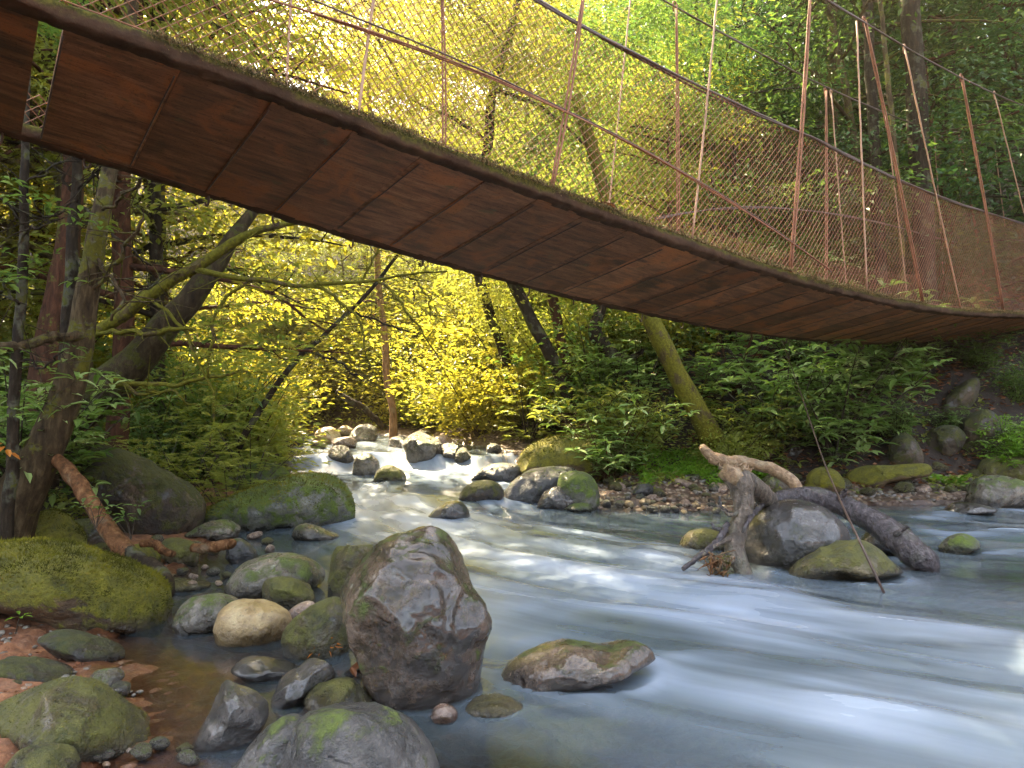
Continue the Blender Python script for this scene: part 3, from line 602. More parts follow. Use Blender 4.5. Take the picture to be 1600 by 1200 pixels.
streak([(745, 905), (820, 885), (900, 880), (980, 905)], .45, .75)
streak([(900, 870), (980, 895), (1060, 915), (1150, 940)], .38, 1.)
streak([(1040, 905), (1120, 915), (1180, 925)], .2, 1.)
streak([(1000, 880), (1060, 870), (1100, 860)], .25, .7)
streak([(1150, 945), (1300, 965), (1480, 985), (1640, 1000)], .28, .75)
streak([(760, 960), (900, 950), (1000, 970), (1150, 1000), (1300, 1030)], .25, .5)
streak([(800, 1000), (950, 985), (1100, 1000), (1250, 1050), (1400, 1090)], .12, .45)
streak([(1330, 1120), (1400, 1108), (1470, 1100), (1530, 1102), (1650, 1120)], .20, .8)
streak([(1300, 1090), (1450, 1150), (1650, 1190)], .3, .3)
streak([(1020, 1035), (1080, 1025), (1150, 1030)], .07, .75)
streak([(752, 1045), (775, 1065), (775, 1090), (800, 1110)], .07, .8)
streak([(850, 1095), (950, 1080), (1030, 1060)], .07, .5)
streak([(880, 930), (1100, 960), (1350, 1000), (1650, 1040)], .42, .42)
streak([(1150, 1080), (1350, 1060), (1650, 1060)], .25, .35)
streak([(820, 930), (1000, 1000), (1200, 1100), (1400, 1180)], .3, .33)
streak([(1440, 812), (1520, 806), (1640, 800)], .16, .9)
streak([(1490, 838), (1560, 830), (1640, 826)], .12, .9)
streak([(1540, 862), (1640, 858)], .10, .9)
streak([(1340, 815), (1420, 822), (1480, 835)], .15, .6)
streak([(960, 880), (1050, 850), (1130, 835)], .18, .5)
sl = (wlevel(X, Y + .12) - wlevel(X, Y - .12)) / .24
foam = np.maximum(foam, np.clip(sl * 4.5, 0, 1.))
foam = np.maximum(foam, .55 * sstep(8.4, 9.6, Y) * (X < 1.2) * (1 - .0 * Y))
foam *= .78 + .75 * fbm(np.stack([bt * .8 + 3, bs * 2.4, bt * 0], -1), 3)
foam = np.clip(foam, 0, 1)
foam *= 1 - .9 * np.exp(-(((X + 1.6) / .9) ** 2 + ((Y - 3.4) / 1.5) ** 2))
for (c_, r_, e_, hw, hd) in RIM:
    dx, dy = X - c_[0], Y - c_[1]; u = dx * r_[0] + dy * r_[1]; w_ = dx * e_[0] + dy * e_[1]
    q_ = np.hypot(u / hw, w_ / hd); d_ = (q_ - 1.) * min(hw, hd)
    pool = c_[0] < -.75 and c_[1] < 5.5
    foam = np.maximum(foam, (.42 if pool else .6) * np.exp(-(d_ / (.022 if pool else .10 * min(1, hw * 2))) ** 2) * (np.where(d_ > 0, 1, .6)) * (.5 + .6 * vnoise(np.stack([X * 3, Y * 3, X * 0], -1))))
foam = np.clip(foam, 0, 1)
fl = np.stack([bt * .55, bs * 2.2, bt * 0], -1)
und = fbm(fl, 3) * .045 * (.35 + foam) + fbm(fl * 2.3 + 5, 2) * .012 * (.3 + foam)
calm = 1 - .92 * np.exp(-(((X + 1.7) / 1.0) ** 2 + ((Y - 3.3) / 1.6) ** 2))
Zw = wlevel(X, Y) + und * calm + .05 * foam * calm - .02
depth = np.clip(Zw - ground_z(X, Y), -1, 3)
mb = MB(); mb.add(np.stack([X, Y, Zw], -1), None, Q, np.zeros(len(X)))
def water_mat():
    k = nt('water'); uv = k.N('CombineXYZ', ins={0: k.attr('fu'), 1: k.attr('fv')}).outputs[0]
    s1 = k.noise(k.N('Mapping', ins={0: uv, 'Scale': (.45, 1.7, 1)}).outputs[0], 1., 4, .5, .25)
    s2 = k.noise(k.N('Mapping', ins={0: uv, 'Scale': (.9, 7., 1)}).outputs[0], 1., 4, .55, .2)
    st = k.math('ADD', k.math('MULTIPLY', s1, .8), k.math('MULTIPLY', s2, .2))
    fo = k.attr('foam')
    ff = k.math('MULTIPLY', k.fr(k.math('ADD', fo, k.math('MULTIPLY', k.math('SUBTRACT', st, .5), 1.3)), .16, 1.75), .97)
    dp = k.attr('depth')
    murk = k.math('SUBTRACT', 1., k.math('POWER', 2.718, k.math('MULTIPLY', dp, -3.2)))
    murk = k.math('MAXIMUM', k.math('MINIMUM', murk, .93), .0)
    mcol = k.mix(k.fr(st, .38, .62), (.066, .086, .094), (.135, .172, .205))
    tr = k.N('BsdfTransparent', ins={0: (.80, .72, .60, 1)})
    df = k.N('BsdfDiffuse', ins={0: mcol})
    body = k.N('MixShader', ins={0: murk, 1: tr.outputs[0], 2: df.outputs[0]})
    fd = k.N('BsdfDiffuse', ins={0: (.58, .68, .87, 1)})
    ft = k.N('BsdfTranslucent', ins={0: (.58, .68, .87, 1)})
    fm = k.N('MixShader', ins={0: .3, 1: fd.outputs[0], 2: ft.outputs[0]})
    b2 = k.N('MixShader', ins={0: ff, 1: body.outputs[0], 2: fm.outputs[0]})
    bp = k.N('Bump', ins={'Strength': .18, 'Distance': .03, 'Height': st}).outputs[0]
    gl = k.N('BsdfGlossy', ins={0: (1, 1, 1, 1), 'Roughness': k.math('ADD', .10, k.math('MULTIPLY', ff, .5)), 'Normal': bp})
    fres = k.N('Fresnel', ins={0: 1.33, 'Normal': bp}).outputs[0]
    fac = k.math('MULTIPLY', fres, k.math('SUBTRACT', 1., k.math('MULTIPLY', ff, .75)))
    k.surf(k.N('MixShader', ins={0: fac, 1: b2.outputs[0], 2: gl.outputs[0]}).outputs[0]); return k.m
M['water'] = water_mat()
o = link('water', mb.mesh('water', M['water'], True, {'foam': foam, 'depth': depth, 'fu': bt, 'fv': bs})); tag(o, kind='structure')

# gravel: nobody would count it
mb = MB(); Vb, Tb = ICO[1]
def gravel(n, xr, yr, smin, smax):
    xs_ = rng.uniform(*xr, n); ys_ = rng.uniform(*yr, n); zs = ground_z(xs_, ys_); w = wlevel(xs_, ys_)
    for x, y, z, wl in zip(xs_, ys_, zs, w):
        if z < wl - .03: continue
        s = random.uniform(smin, smax); Vv = Vb * np.array([s, s * random.uniform(.6, 1), s * .6]) * (1 + .25 * (rng.random((len(Vb), 1)) - .5))
        a = random.random() * 6.28; c_, s_ = math.cos(a), math.sin(a)
        Vv = np.stack([Vv[:, 0] * c_ - Vv[:, 1] * s_, Vv[:, 0] * s_ + Vv[:, 1] * c_, Vv[:, 2]], -1)
        mb.add(Vv + np.array([x, y, z + s * .15]), Tb)
gravel(900, (1.0, 3.9), (8.9, 9.6), .01, .035)
gravel(900, (1.0, 9.0), (9.7, 11.), .015, .05)
gravel(1700, (-3.4, -1.4), (2.0, 5.8), .004, .02)
def gravel_mat():
    k = nt('gravel'); r = k.attr('rnd')
    col = k.ramp(r, (0., (.07, .06, .05)), (.35, (.20, .16, .12)), (.6, (.30, .17, .09)), (.8, (.13, .12, .11)), (1., (.27, .23, .18)))
    n = k.noise(k.objvec(), 60., 3)
    k.surf(k.N('BsdfPrincipled', ins={'Base Color': k.mix(k.fr(n, .3, .7, 0, .5), col, (.06, .05, .04)), 'Roughness': .4}).outputs[0]); return k.m
M['gravel'] = gravel_mat()
o = link('gravel', mb.mesh('gravel', M['gravel'], False)); tag(o, 'mixed brown and grey gravel along the stream banks', 'gravel', kind='stuff')

# ------------------------------------------------------------------ suspension bridge
BD = np.array([.785, .620]); BD /= np.linalg.norm(BD); BN = np.array([-BD[1], BD[0]])
N0 = np.array([-2.09, 3.1]); BW = 1.6
def plane_hit(px, py, off):
    d = ray(px, py); p0 = N0 + BN * off
    A = np.array([[d[0], -BD[0]], [d[1], -BD[1]]]); t, s = np.linalg.solve(A, p0)
    return s, CAM_H + d[2] * t
def fit(pts, off, deg):
    q = np.array([plane_hit(x, y, off) for x, y in pts]); return q
near_px = [(97,0),(240,47),(400,115),(565,187),(700,232),(860,290),(950,320),(1040,355),(1145,398),(1262,432),(1375,462),(1487,479),(1600,488)]
far_px = [(35,215),(175,270),(295,305),(435,345),(625,395),(657,402),(807,449),(939,477),(999,494),(1100,512),(1217,529),(1375,537),(1480,535),(1600,524)]
qn = fit(near_px, 0, 4); qf = fit(far_px, BW, 4)
pn = np.polyfit(qn[:, 0], qn[:, 1], 4); pf = np.polyfit(qf[:, 0], qf[:, 1], 4)
def _ext(p, lo, hi):
    dp = np.polyder(p)
    def f(s):
        s = np.asarray(s, float); c = np.clip(s, lo, hi); return np.polyval(p, c) + np.polyval(dp, c) * (s - c)
    return f
zn = _ext(pn, qn[:, 0].min(), qn[:, 0].max()); zf_ = _ext(pf, qf[:, 0].min(), qf[:, 0].max())
BEAM_H, BEAM_W = .085, .10
zf = lambda s: zf_(s) + BEAM_H            # top of the far edge timber
print('bridge near', [(round(float(s), 2), round(float(zn(s)), 2), round(float(zf(s)), 2)) for s in np.linspace(-1, 20, 12)])
def bpt(s, v, dz=0.):
    """deck surface point: s along, v across from the near edge (m)"""
    s = np.asarray(s, float); v = np.asarray(v, float)
    xy = N0 + s[..., None] * BD + v[..., None] * BN
    z = zn(s) + (zf(s) - zn(s)) * (v / BW) + dz
    return np.concatenate([xy, z[..., None]], -1)
S0, S1 = -1.6, 21.0
bridge = empty('suspension_bridge', tuple(bpt(np.array(6.), np.array(.8))))
tag(bridge, 'rusty wire mesh suspension footbridge with plank deck sagging over the stream', 'footbridge')
bo = np.array(bridge.location)
def blink(name, mb, mat, smooth=True, org=None):
    me = mb.mesh(name, mat, smooth); return link(name, me, bridge, loc=(0, 0, 0))
def badd(mb): pass
# deck planks
L = .5; k_ = 0
joints = [-1.62, -1.12, -.62, -.10]; s = 0.
spans = [(-1.62, -1.125), (-1.12, -.625), (-.62, -.10)]
while s < S1:
    ln = L * random.uniform(.94, 1.06); spans.append((s, s + ln - .005)); s += ln
for a0, a1 in spans:
    nu, nv = 5, 14
    th = .035; dz = random.uniform(-.008, .006) - .045
    sk = random.uniform(-.012, .012)
    uu = np.linspace(0, 1, nu); vv = np.linspace(BEAM_W * .8, BW - BEAM_W * .8, nv)
    U, Vv = np.meshgrid(uu, vv, indexing='ij')
    Sg = a0 + (a1 - a0) * U + sk * (Vv - BW/2)
    jit = fbm(np.stack([Sg * 2, Vv * 3, U * 0 + k_], -1), 3) * .006
    top = bpt(Sg, Vv, dz) + np.array([0, 0, 1]) * jit[..., None]
    bot = bpt(Sg, Vv, dz - th) + np.array([0, 0, 1]) * jit[..., None]
    V = np.concatenate([top.reshape(-1, 3), bot.reshape(-1, 3)]); n = nu * nv
    idx = np.arange(n).reshape(nu, nv); Qs = []
    for i in range(nu - 1):
        for j in range(nv - 1):
            a, b, c, d = idx[i, j], idx[i+1, j], idx[i+1, j+1], idx[i, j+1]
            Qs += [(a, b, c, d), (n + a, n + d, n + c, n + b)]
    for i in range(nu - 1):
        Qs += [(idx[i, 0], n + idx[i, 0], n + idx[i+1, 0], idx[i+1, 0]), (idx[i+1, -1], n + idx[i+1, -1], n + idx[i, -1], idx[i, -1])]
    for j in range(nv - 1):
        Qs += [(idx[0, j+1], n + idx[0, j+1], n + idx[0, j], idx[0, j]), (idx[-1, j], n + idx[-1, j], n + idx[-1, j+1], idx[-1, j+1])]
    org = V.mean(0); mb = MB(); mb.add(V - org, None, Qs)
    me = mb.mesh('deck_plank', M['deck'], False)
    uvl = me.uv_layers.new(name='UVMap')
    co = np.concatenate([np.stack([Sg, Vv], -1).reshape(-1, 2)] * 2)
    li = np.empty(len(me.loops), np.int32); me.loops.foreach_get('vertex_index', li)
    uvl.data.foreach_set('uv', co[li].astype(np.float32).ravel())
    link('deck_plank', me, bridge, loc=tuple(org - bo))
    k_ += 1
# edge timbers (rounded, worn box running along each side)
def edge_beam(v0, v1):
    ss = np.r_[np.arange(S0, 8, .025), np.arange(8, S1, .06)]; prof = []
    w = v1 - v0
    for (a, b) in [(0, -.012), (.012, 0), (w * .35, .004), (w - .012, 0), (w, -.012), (w, -BEAM_H + .01), (w - .01, -BEAM_H), (.01, -BEAM_H), (0, -BEAM_H + .01), (-.003, -BEAM_H * .5)]: prof.append((a, b))
    prof = np.array(prof); n = len(ss); m = len(prof)
    Sg = np.repeat(ss[:, None], m, 1); Vg = v0 + prof[None, :, 0].repeat(n, 0); Dz = prof[None, :, 1].repeat(n, 0)
    jj = fbm(np.stack([Sg * 6, Vg * 20, Dz * 30], -1), 4) * .02 + fbm(np.stack([Sg * 22, Vg * 30, Dz * 30], -1), 3) * .012 + fbm(np.stack([Sg * 1.3, Vg * 0, Dz * 0], -1), 2) * .006
    P = bpt(Sg, Vg, Dz + jj)
    P[..., :2] += BN * (jj * .7)[..., None]
    i = np.arange(n - 1)[:, None] * m; j = np.arange(m)[None]; j2 = (j + 1) % m
    Qs = np.stack([i + j, i + m + j, i + m + j2, i + j2], -1).reshape(-1, 4)
    mb = MB(); mb.add(P.reshape(-1, 3) - bo, None, Qs); return blink('edge_beam', mb, M['beam'])
edge_beam(0, BEAM_W); edge_beam(BW - BEAM_W, BW)
# moss fringe on the near edge
def tri_fuzz(mb, base, n_blade, h, wd):
    for b in base:
        for _ in range(n_blade):
            p = b + np.array([random.gauss(0, .02), random.gauss(0, .02), random.gauss(0, .004)])
            d = np.array([random.gauss(0, .5), random.gauss(0, .5), random.uniform(.3, 1.)]) * h * random.uniform(.4, 1.2)
            sd_ = np.array([random.gauss(0, 1), random.gauss(0, 1), 0]); sd_ *= wd / (np.linalg.norm(sd_) + 1e-6)
            mb.add(np.array([p - sd_, p + sd_, p + d]), [(0, 1, 2)])
mb = MB(); ss = rng.uniform(-.5, 15, 15000); keep = fbm(np.stack([ss * 1.4, ss * 0, ss * 0], -1), 3) > -.18; ss = ss[keep]
tri_fuzz(mb, bpt(ss, rng.uniform(-.012, .07, len(ss)), .004) - bo, 2, .035, .004)
s2 = rng.uniform(-.5, 14, 16000); s2 = s2[fbm(np.stack([s2 * 1.1 + 9, s2 * 0, s2 * 0], -1), 3) > -.15]
tri_fuzz(mb, bpt(s2, np.full(len(s2), -.008), -np.abs(rng.normal(size=len(s2))) * .018) - bo, 1, .022, .004)
k = nt('deck_moss'); rn = k.attr('rnd')
k.surf(k.N('BsdfPrincipled', ins={'Base Color': k.ramp(rn, (0, (.035, .028, .008)), (.5, (.12, .085, .02)), (1, (.24, .15, .06))), 'Roughness': .9}).outputs[0]); M['deck_moss'] = k.m
blink('moss_fringe', mb, M['deck_moss'], False)
# wire mesh fences
def catm(pts, off):
    q = np.array([plane_hit(x, y, off) for x, y in pts]); q = q[np.argsort(q[:, 0])]
    c = np.polyfit(q[:, 0], q[:, 1], min(3, len(q) - 1)); return _ext(c, q[:, 0].min(), q[:, 0].max())
hand_n = catm([(840,0),(907,32),(1000,82),(1110,137),(1240,200),(1300,230),(1400,260),(1500,300),(1600,332)], 0)
hand_f_pts = [(1022,345),(1140,325),(1225,322),(1300,336),(1375,355),(1475,372),(1575,385)]
hand_f = catm(hand_f_pts, BW)
def hn(s):
    s = np.asarray(s, float); w = sstep(2.6, 4.2, s); return np.minimum(hand_n(s) * w + (zn(s) + float(hand_n(3.4) - zn(3.4))) * (1 - w), zn(s) + 1.6)
print('hand', [(float(x), float(hn(x) - zn(x))) for x in (-1, 1, 3, 5, 8, 12)])
def fence(v, ztop, sa, sb, name):
    cell = .074; n = int((sb - sa) / (cell / 2)); mb = MB()
    for i in range(n):
        s0 = sa + i * cell / 2
        zb = float(bpt(np.array(s0), np.array(v), -.01)[2]); zt = float(ztop(s0))
        H = zt - zb
        if H < .05: continue
        m = int(H / (cell * .5)) + 1
        kk = np.arange(m + 1); par = (kk + i) % 2
        ss_ = s0 + (par - .5) * cell / 2 * 1.02; zz = zb + kk * cell * .5
        bul = .03 * fbm(np.stack([ss_ * .8, zz * 1.2, kk * 0. + v], -1), 2)
        wob = .006 * fbm(np.stack([ss_ * 9, zz * 9, kk * 0. + v + 4], -1), 2)
        lean = .012 * np.sin(ss_ * 2.1 + zz * 1.7)
        xy = N0 + (ss_ + lean + wob)[:, None] * BD + (v + bul + (par - .5) * .004 + .006)[:, None] * BN
        P = np.concatenate([xy, (zz + wob)[:, None]], -1) - bo
        tube(mb, P, float(np.interp(s0, [1.5, 4, 9, 13], [.0042, .0034, .0024, .0019])), 3, cap=False)
    return blink(name, mb, M['rust_wire'], False)
fence(.035, hn, -1.5, 16.5, 'wire_mesh')
sfar = plane_hit(1022, 345, BW)[0]
fence(BW - .035, lambda s: min(float(hand_f(s)), float(zf(s)) + 1.2) if s > sfar else zf(s) + .25, -1.5, 20.5, 'wire_mesh')
# cables
def cable(fz, v, sa, sb, r, name, strands=1, spread=.0, mat='cable', wob=.006, seed=0):
    mb = MB(); ss = np.arange(sa, sb, .08)
    for q in range(strands):
        ph = q * 2.1 + seed
        P = np.concatenate([N0 + ss[:, None] * BD + (v + spread * np.sin(ss * 1.3 + ph))[:, None] * BN, (fz(ss) + spread * np.cos(ss * 1.1 + ph * 1.7) + wob * fbm(np.stack([ss * 2, ss * 0 + ph, ss * 0], -1), 2))[:, None]], -1) - bo
        tube(mb, P, r, 6, rough=.12, seed=q)
    return blink(name, mb, M[mat])
cable(hn, .03, -1.6, 17, .013, 'handrail_cable', 1)
cable(hn, .04, -1.6, 17, .010, 'handrail_cable', 2, .018)
cable(hand_f, BW - .03, sfar, 21, .010, 'handrail_cable', 2, .014)
main_n = catm([(1290,0),(1345,30),(1415,75),(1500,120),(1600,165)], 0)
main_f = catm([(1030,0),(1145,55),(1250,115),(1350,165),(1400,185),(1510,217),(1600,232)], BW)
def mn(s):
    s = np.asarray(s, float); s7 = 7.0; return np.where(s > s7, main_n(s), main_n(s7) + .035 * (s - s7) ** 2 * .6 + (main_n(s7 + .1) - main_n(s7)) * 10 * .5 * (s - s7) * (s > s7))
cable(mn, .0, -1.6, 17, .011, 'main_cable', 2, .006)
cable(main_f, BW, 2.5, 21, .011, 'main_cable', 2, .006)
mid = catm([(500,0),(700,95),(800,137),(920,178),(1060,265),(1170,335),(1265,397),(1300,425)], .0)
mid2 = catm([(425,0),(690,95),(800,143),(920,186),(1060,268),(1170,338),(1265,399),(1300,426)], .0)
s_end = plane_hit(1300, 430, 0)[0]
cable(mid, .0, -.6, s_end, .006, 'stay_cable', 1, mat='cable'); cable(mid2, -.01, -.9, s_end, .006, 'stay_cable', 2, .007, mat='rust')
# lower selvedge wire of the near mesh
cable(lambda s: zn(s) + .02, .035, -1.5, 16.5, .004, 'bottom_wire', 1, mat='rust_wire')
# hangers: pairs of rods hooked over the main cable
def hanger(bot, top, v, double=True, rpx=None, hook=False, r=.010, mat='rust'):
    sb_, zb = plane_hit(bot[0], bot[1], v); st_, zt = plane_hit(top[0], top[1], v)
    mb = MB(); n = 14; t = np.linspace(0, 1, n)
    def P(sv, off): return np.concatenate([N0 + sv[:, None] * BD + (v + off)[:, None] * BN, (zb + (zt - zb) * t)[:, None]], -1) - bo
    sv = sb_ + (st_ - sb_) * t
    bow = .012 * np.sin(t * 3.1) * random.uniform(-1, 1)
    tube(mb, P(sv + bow, .01 + .004 * np.sin(t * 40)), r, 6, rough=.15)
    if double: tube(mb, P(sv + bow + .022 * np.sin(t * 3.1 + .3), -.008 - .004 * np.sin(t * 40)), r, 6, rough=.15, seed=3)
    if hook:
        a = np.linspace(0, math.pi * 1.15, 9); e = P(sv, t * 0)[-1]
        Ph = np.stack([e[0] + BD[0] * (.035 * (np.cos(a) - 1)), e[1] + BD[1] * (.035 * (np.cos(a) - 1)), e[2] + .035 * np.sin(a)], -1)
        Ph = np.vstack([Ph, Ph[-1] + np.array([0, 0, -.09])]); tube(mb, Ph, r, 6)
    blink('hanger', mb, M[mat])
for b_, t_, v_, dbl, hk in [((862,292),(915,-30),0,True,False),((1083,372),(1124,-30),0,False,False),((1235,425),(1268,-30),0,True,False),((1356,456),(1340,32),0,False,False),((1442,472),(1352,32),0,True,True),((1502,480),(1415,75),0,False,True),((1568,486),(1503,120),0,True,True),((1640,490),(1555,147),0,False,True),((560,186),(590,-40),0,False,False),
                         ((692,300),(690,-40),BW,True,False),((446,200),(458,-40),BW,False,False),((940,440),(990,-40),BW,False,False),((1060,480),(1057,8),BW,True,True),((1290,530),(1291,142),BW,True,True),((1330,530),(1300,145),BW,False,True),((1425,520),(1385,180),BW,False,True),((1480,520),(1460,200),BW,False,True),((1550,510),(1500,215),BW,True,True),((1590,505),(1555,226),BW,False,True)]:
    hanger(b_, t_, v_, dbl, hook=hk, mat='rust' if dbl else 'galv')
# bent wire hooks sticking out under the far timber
for s_ in np.arange(-.3, 15, .62):
    s_ = s_ + random.uniform(-.12, .12); b = bpt(np.array(s_), np.array(BW - .04), -BEAM_H + .01)
    h = random.uniform(.06, .11); d = random.uniform(-1, 1)
    P = np.array([b, b + [0, 0, -h * .5], b + [.02 * d, -.01, -h * .9], b + [.05 * d, -.03, -h], b + [.075 * d, -.045, -h * .72]])
    mb = MB(); tube(mb, smooth_path(P, 10) - bo, .008, 6); blink('wire_hook', mb, M['cable'])
# tie wires in the joints under the planks
for s_ in np.arange(-1, 14, .5):
    b0, b1 = bpt(np.array(s_), np.array(.16), -.086), bpt(np.array(s_), np.array(BW - .16), -.086)
    t = np.linspace(0, 1, 16)[:, None]; P = b0 + (b1 - b0) * t; P[:, 2] += .004 * fbm(P * 9, 2) - .003
    mb = MB(); tube(mb, P - bo, .005, 5, rough=.4); blink('tie_wire', mb, M['cable'])

# rope trailing from the bridge into the stream
p0 = at(1222, 532, plane_hit(1222, 532, BW)[0] * BD[1] + N0[1] + BN[1] * BW); p3 = onz(1382, 928, -.02)
mids = [at(1253, 620, 8.3), at(1285, 715, 6.9), at(1312, 780, 5.9), at(1345, 850, 5.1)]
W = smooth_path(np.array([p0, *mids, p3]), 60); mb = MB(); r_ = np.linspace(.005, .010, 60)
tube(mb, W - p0, r_, 6, rough=.1)
o = link('hanging_rope', mb.mesh('hanging_rope', M['cable']), loc=p0); tag(o, 'thin brown rope trailing from the bridge down into the stream', 'rope')

# ------------------------------------------------------------------ leaf builders
def unit(v): return v / (np.linalg.norm(v, axis=-1, keepdims=True) + 1e-9)
def add_leaves(mb, P, D, Nn, Ln, Wd, fine=False, rnd=None, droop=.15):
    P = np.asarray(P, float); D = unit(np.asarray(D, float)); Nn = np.asarray(Nn, float)
    S = unit(np.cross(D, Nn)); Nn = np.cross(S, D); n = len(P)
    Ln = np.broadcast_to(np.asarray(Ln, float), (n,))[:, None]; Wd = np.broadcast_to(np.asarray(Wd, float), (n,))[:, None]
    rnd = np.random.default_rng(n).random(n) if rnd is None else rnd
    if not fine:
        m = P + D * Ln * .45
        V = np.stack([P, m + S * Wd * .5 + Nn * Wd * .14, P + D * Ln - Nn * Ln * droop, m - S * Wd * .5 + Nn * Wd * .14], 1).reshape(-1, 3)
        b = np.arange(n)[:, None] * 4
        mb.add(V, np.concatenate([b + [0, 1, 2], b + [0, 2, 3]]), None, np.repeat(rnd, 4))
    else:
        m1 = P + D * Ln * .3 + Nn * Ln * .02; m2 = P + D * Ln * .68 - Nn * Ln * droop * .35; t = P + D * Ln - Nn * Ln * droop
        up = Nn * Wd * .16
        V = np.stack([P, m1, m2, t, m1 + S * Wd * .42 + up, m2 + S * Wd * .40 + up, m1 - S * Wd * .42 + up, m2 - S * Wd * .40 + up], 1).reshape(-1, 3)
        b = np.arange(n)[:, None] * 8
        mb.add(V, np.concatenate([b + [0, 4, 1], b + [2, 5, 3], b + [0, 1, 6], b + [2, 3, 7]]), np.concatenate([b + [1, 4, 5, 2], b + [1, 2, 7, 6]]), np.repeat(rnd, 8))

def spray(mb, cen, out, n, rad, ln, wd, rg, flat=.35, fine=False, tone=None):
    """leaves spread in a flattened layer round a twig end, pointing outwards and drooping"""
    off = rg.normal(size=(n, 3)) * np.array([rad, rad, rad * flat]); P = cen + off
    D = unit(off * np.array([1, 1, .3]) + out * rad * .8 + rg.normal(size=(n, 3)) * rad * .5) + np.array([0, 0, -.25])
    Nn = np.array([0, 0, 1.]) + rg.normal(size=(n, 3)) * .38
    t = (rg.random() if tone is None else tone)
    add_leaves(mb, P, D, Nn, (sz := rg.uniform(.5, 1.5, n)) * ln, wd * sz * rg.uniform(.8, 1.1, n), fine, np.clip(t * .6 + rg.random(n) * .4, 0, 1))
def frond(mb, base, d, ln, pairs, lw, rg, tone):
    """pinnate leaf: paired leaflets along a drooping rachis"""
    d = unit(d); side = unit(np.cross(d, [0, 0, 1.])); t = np.linspace(.12, 1, pairs)
    pos = base + d * (t * ln)[:, None] + np.array([0, 0, -1.]) * (t ** 2 * ln * .25)[:, None]
    ll = ln * .34 * np.sin(np.pi * (.15 + .8 * t))
    for sg in (-1, 1):
        D = side * sg + d * .55; D = np.repeat(D[None], pairs, 0) + rg.normal(size=(pairs, 3)) * .1
        add_leaves(mb, pos, D, np.array([0, 0, 1.]) + rg.normal(size=(pairs, 3)) * .2, ll, ll * lw, False, np.clip(tone + rg.normal(size=pairs) * .1, 0, 1))
def whorl(mb, cen, n, ln, wd, rg, tone, up=.25):
    a = rg.random() * 6.28 + np.arange(n) / n * 6.28 + rg.normal(size=n) * .2
    D = np.stack([np.cos(a), np.sin(a), up + rg.normal(size=n) * .25], -1)
    Nn = np.stack([-np.cos(a) * .3, -np.sin(a) * .3, np.ones(n)], -1) + rg.normal(size=(n, 3)) * .15
    add_leaves(mb, np.repeat(cen[None], n, 0) + D * .02, D, Nn, ln * rg.uniform(.7, 1.2, n), wd * rg.uniform(.8, 1.15, n), True, np.clip(tone + rg.normal(size=n) * .15, 0, 1), droop=.28)

def tree_variant(seed, H, cr, cb, nl, style, ln, wd, per, trunk_r=.105, sub=5):
    """a trunk with limbs and a crown of leaf layers; returns two MBs"""
    rg = np.random.default_rng(seed); tr = MB(); cr_mb = MB()
    n = 22; t = np.linspace(0, 1, n); dx = rg.normal(size=2) * .5
    P = np.stack([fbm(np.stack([t * 2, t * 0 + seed, t * 0], -1), 2) * .8 * t + dx[0] * t ** 1.5, fbm(np.stack([t * 2, t * 0 + seed + 9, t * 0], -1), 2) * .8 * t + dx[1] * t ** 1.5, t * H * .94 - .3], -1)
    rad = trunk_r * (1 - t) ** .8 + .02; rad[:2] *= np.array([1.6, 1.2])
    tube(tr, P, rad, 9, rough=.15, seed=seed)
    for i in range(nl):
        f = cb + (1 - cb) * (i + rg.random()) / nl; kx = f * (n - 1); i0 = int(min(kx, n - 2)); st = P[i0] + (P[i0+1] - P[i0]) * (kx - i0)
        prof = math.sin(math.pi * min(1, max(0.08, (f - cb) / (1 - cb) * .82 + .16)))
        Ll = cr * (.35 + .75 * prof) * rg.uniform(.75, 1.2); az = i * 2.4 + rg.normal() * .5
        d = np.array([math.cos(az), math.sin(az), rg.uniform(-.05, .55)])
        u = np.linspace(0, 1, 9)[:, None]
        Lp = st + d * Ll * u + np.array([0, 0, -1]) * (u ** 2) * Ll * rg.uniform(.0, .3) + (fbm(np.concatenate([u * 2, u * 0 + seed + i, u * 0], -1), 2)[:, None] * rg.normal(size=3) * .35 * u)
        tube(tr, Lp, trunk_r * .38 * (1 - u[:, 0]) + .009, 5)
        for q in range(sub):
            f2 = .3 + .7 * (q + rg.random() * .8) / sub; b = Lp[int(f2 * 8)]
            a2 = az + rg.choice([-1, 1]) * rg.uniform(.3, 1.3); d2 = np.array([math.cos(a2), math.sin(a2), rg.uniform(-.25, .35)]); l2 = Ll * rg.uniform(.2, .42)
            e = b + d2 * l2
            tube(tr, np.array([b, (b + e) / 2 + rg.normal(size=3) * .04, e]), np.array([.012, .009, .004]), 4, cap=False)
            tone = rg.random()
            for w in (.55, 1.):
                cpt = b + d2 * l2 * w
                if style == 'layer': spray(cr_mb, cpt, d2, per, .30 + .05 * cr, ln, wd, rg, .3, tone=tone)
                elif style == 'round': spray(cr_mb, cpt, d2, per, .34 + .04 * cr, ln, wd, rg, .6, tone=tone)
                elif style == 'pinnate':
                    for _ in range(max(3, per // 14)):
                        aa = a2 + rg.normal() * 1.2; frond(cr_mb, cpt + rg.normal(size=3) * .16, np.array([math.cos(aa), math.sin(aa), rg.uniform(-.25, .3)]), ln * rg.uniform(3.2, 5.), 8, wd / ln * 1.0, rg, .25 + .5 * tone)
                elif style == 'whorl':
                    for _ in range(max(2, per // 10)): whorl(cr_mb, cpt + rg.normal(size=3) * .22, int(rg.integers(5, 9)), ln, wd, rg, tone)
    return tr, cr_mb
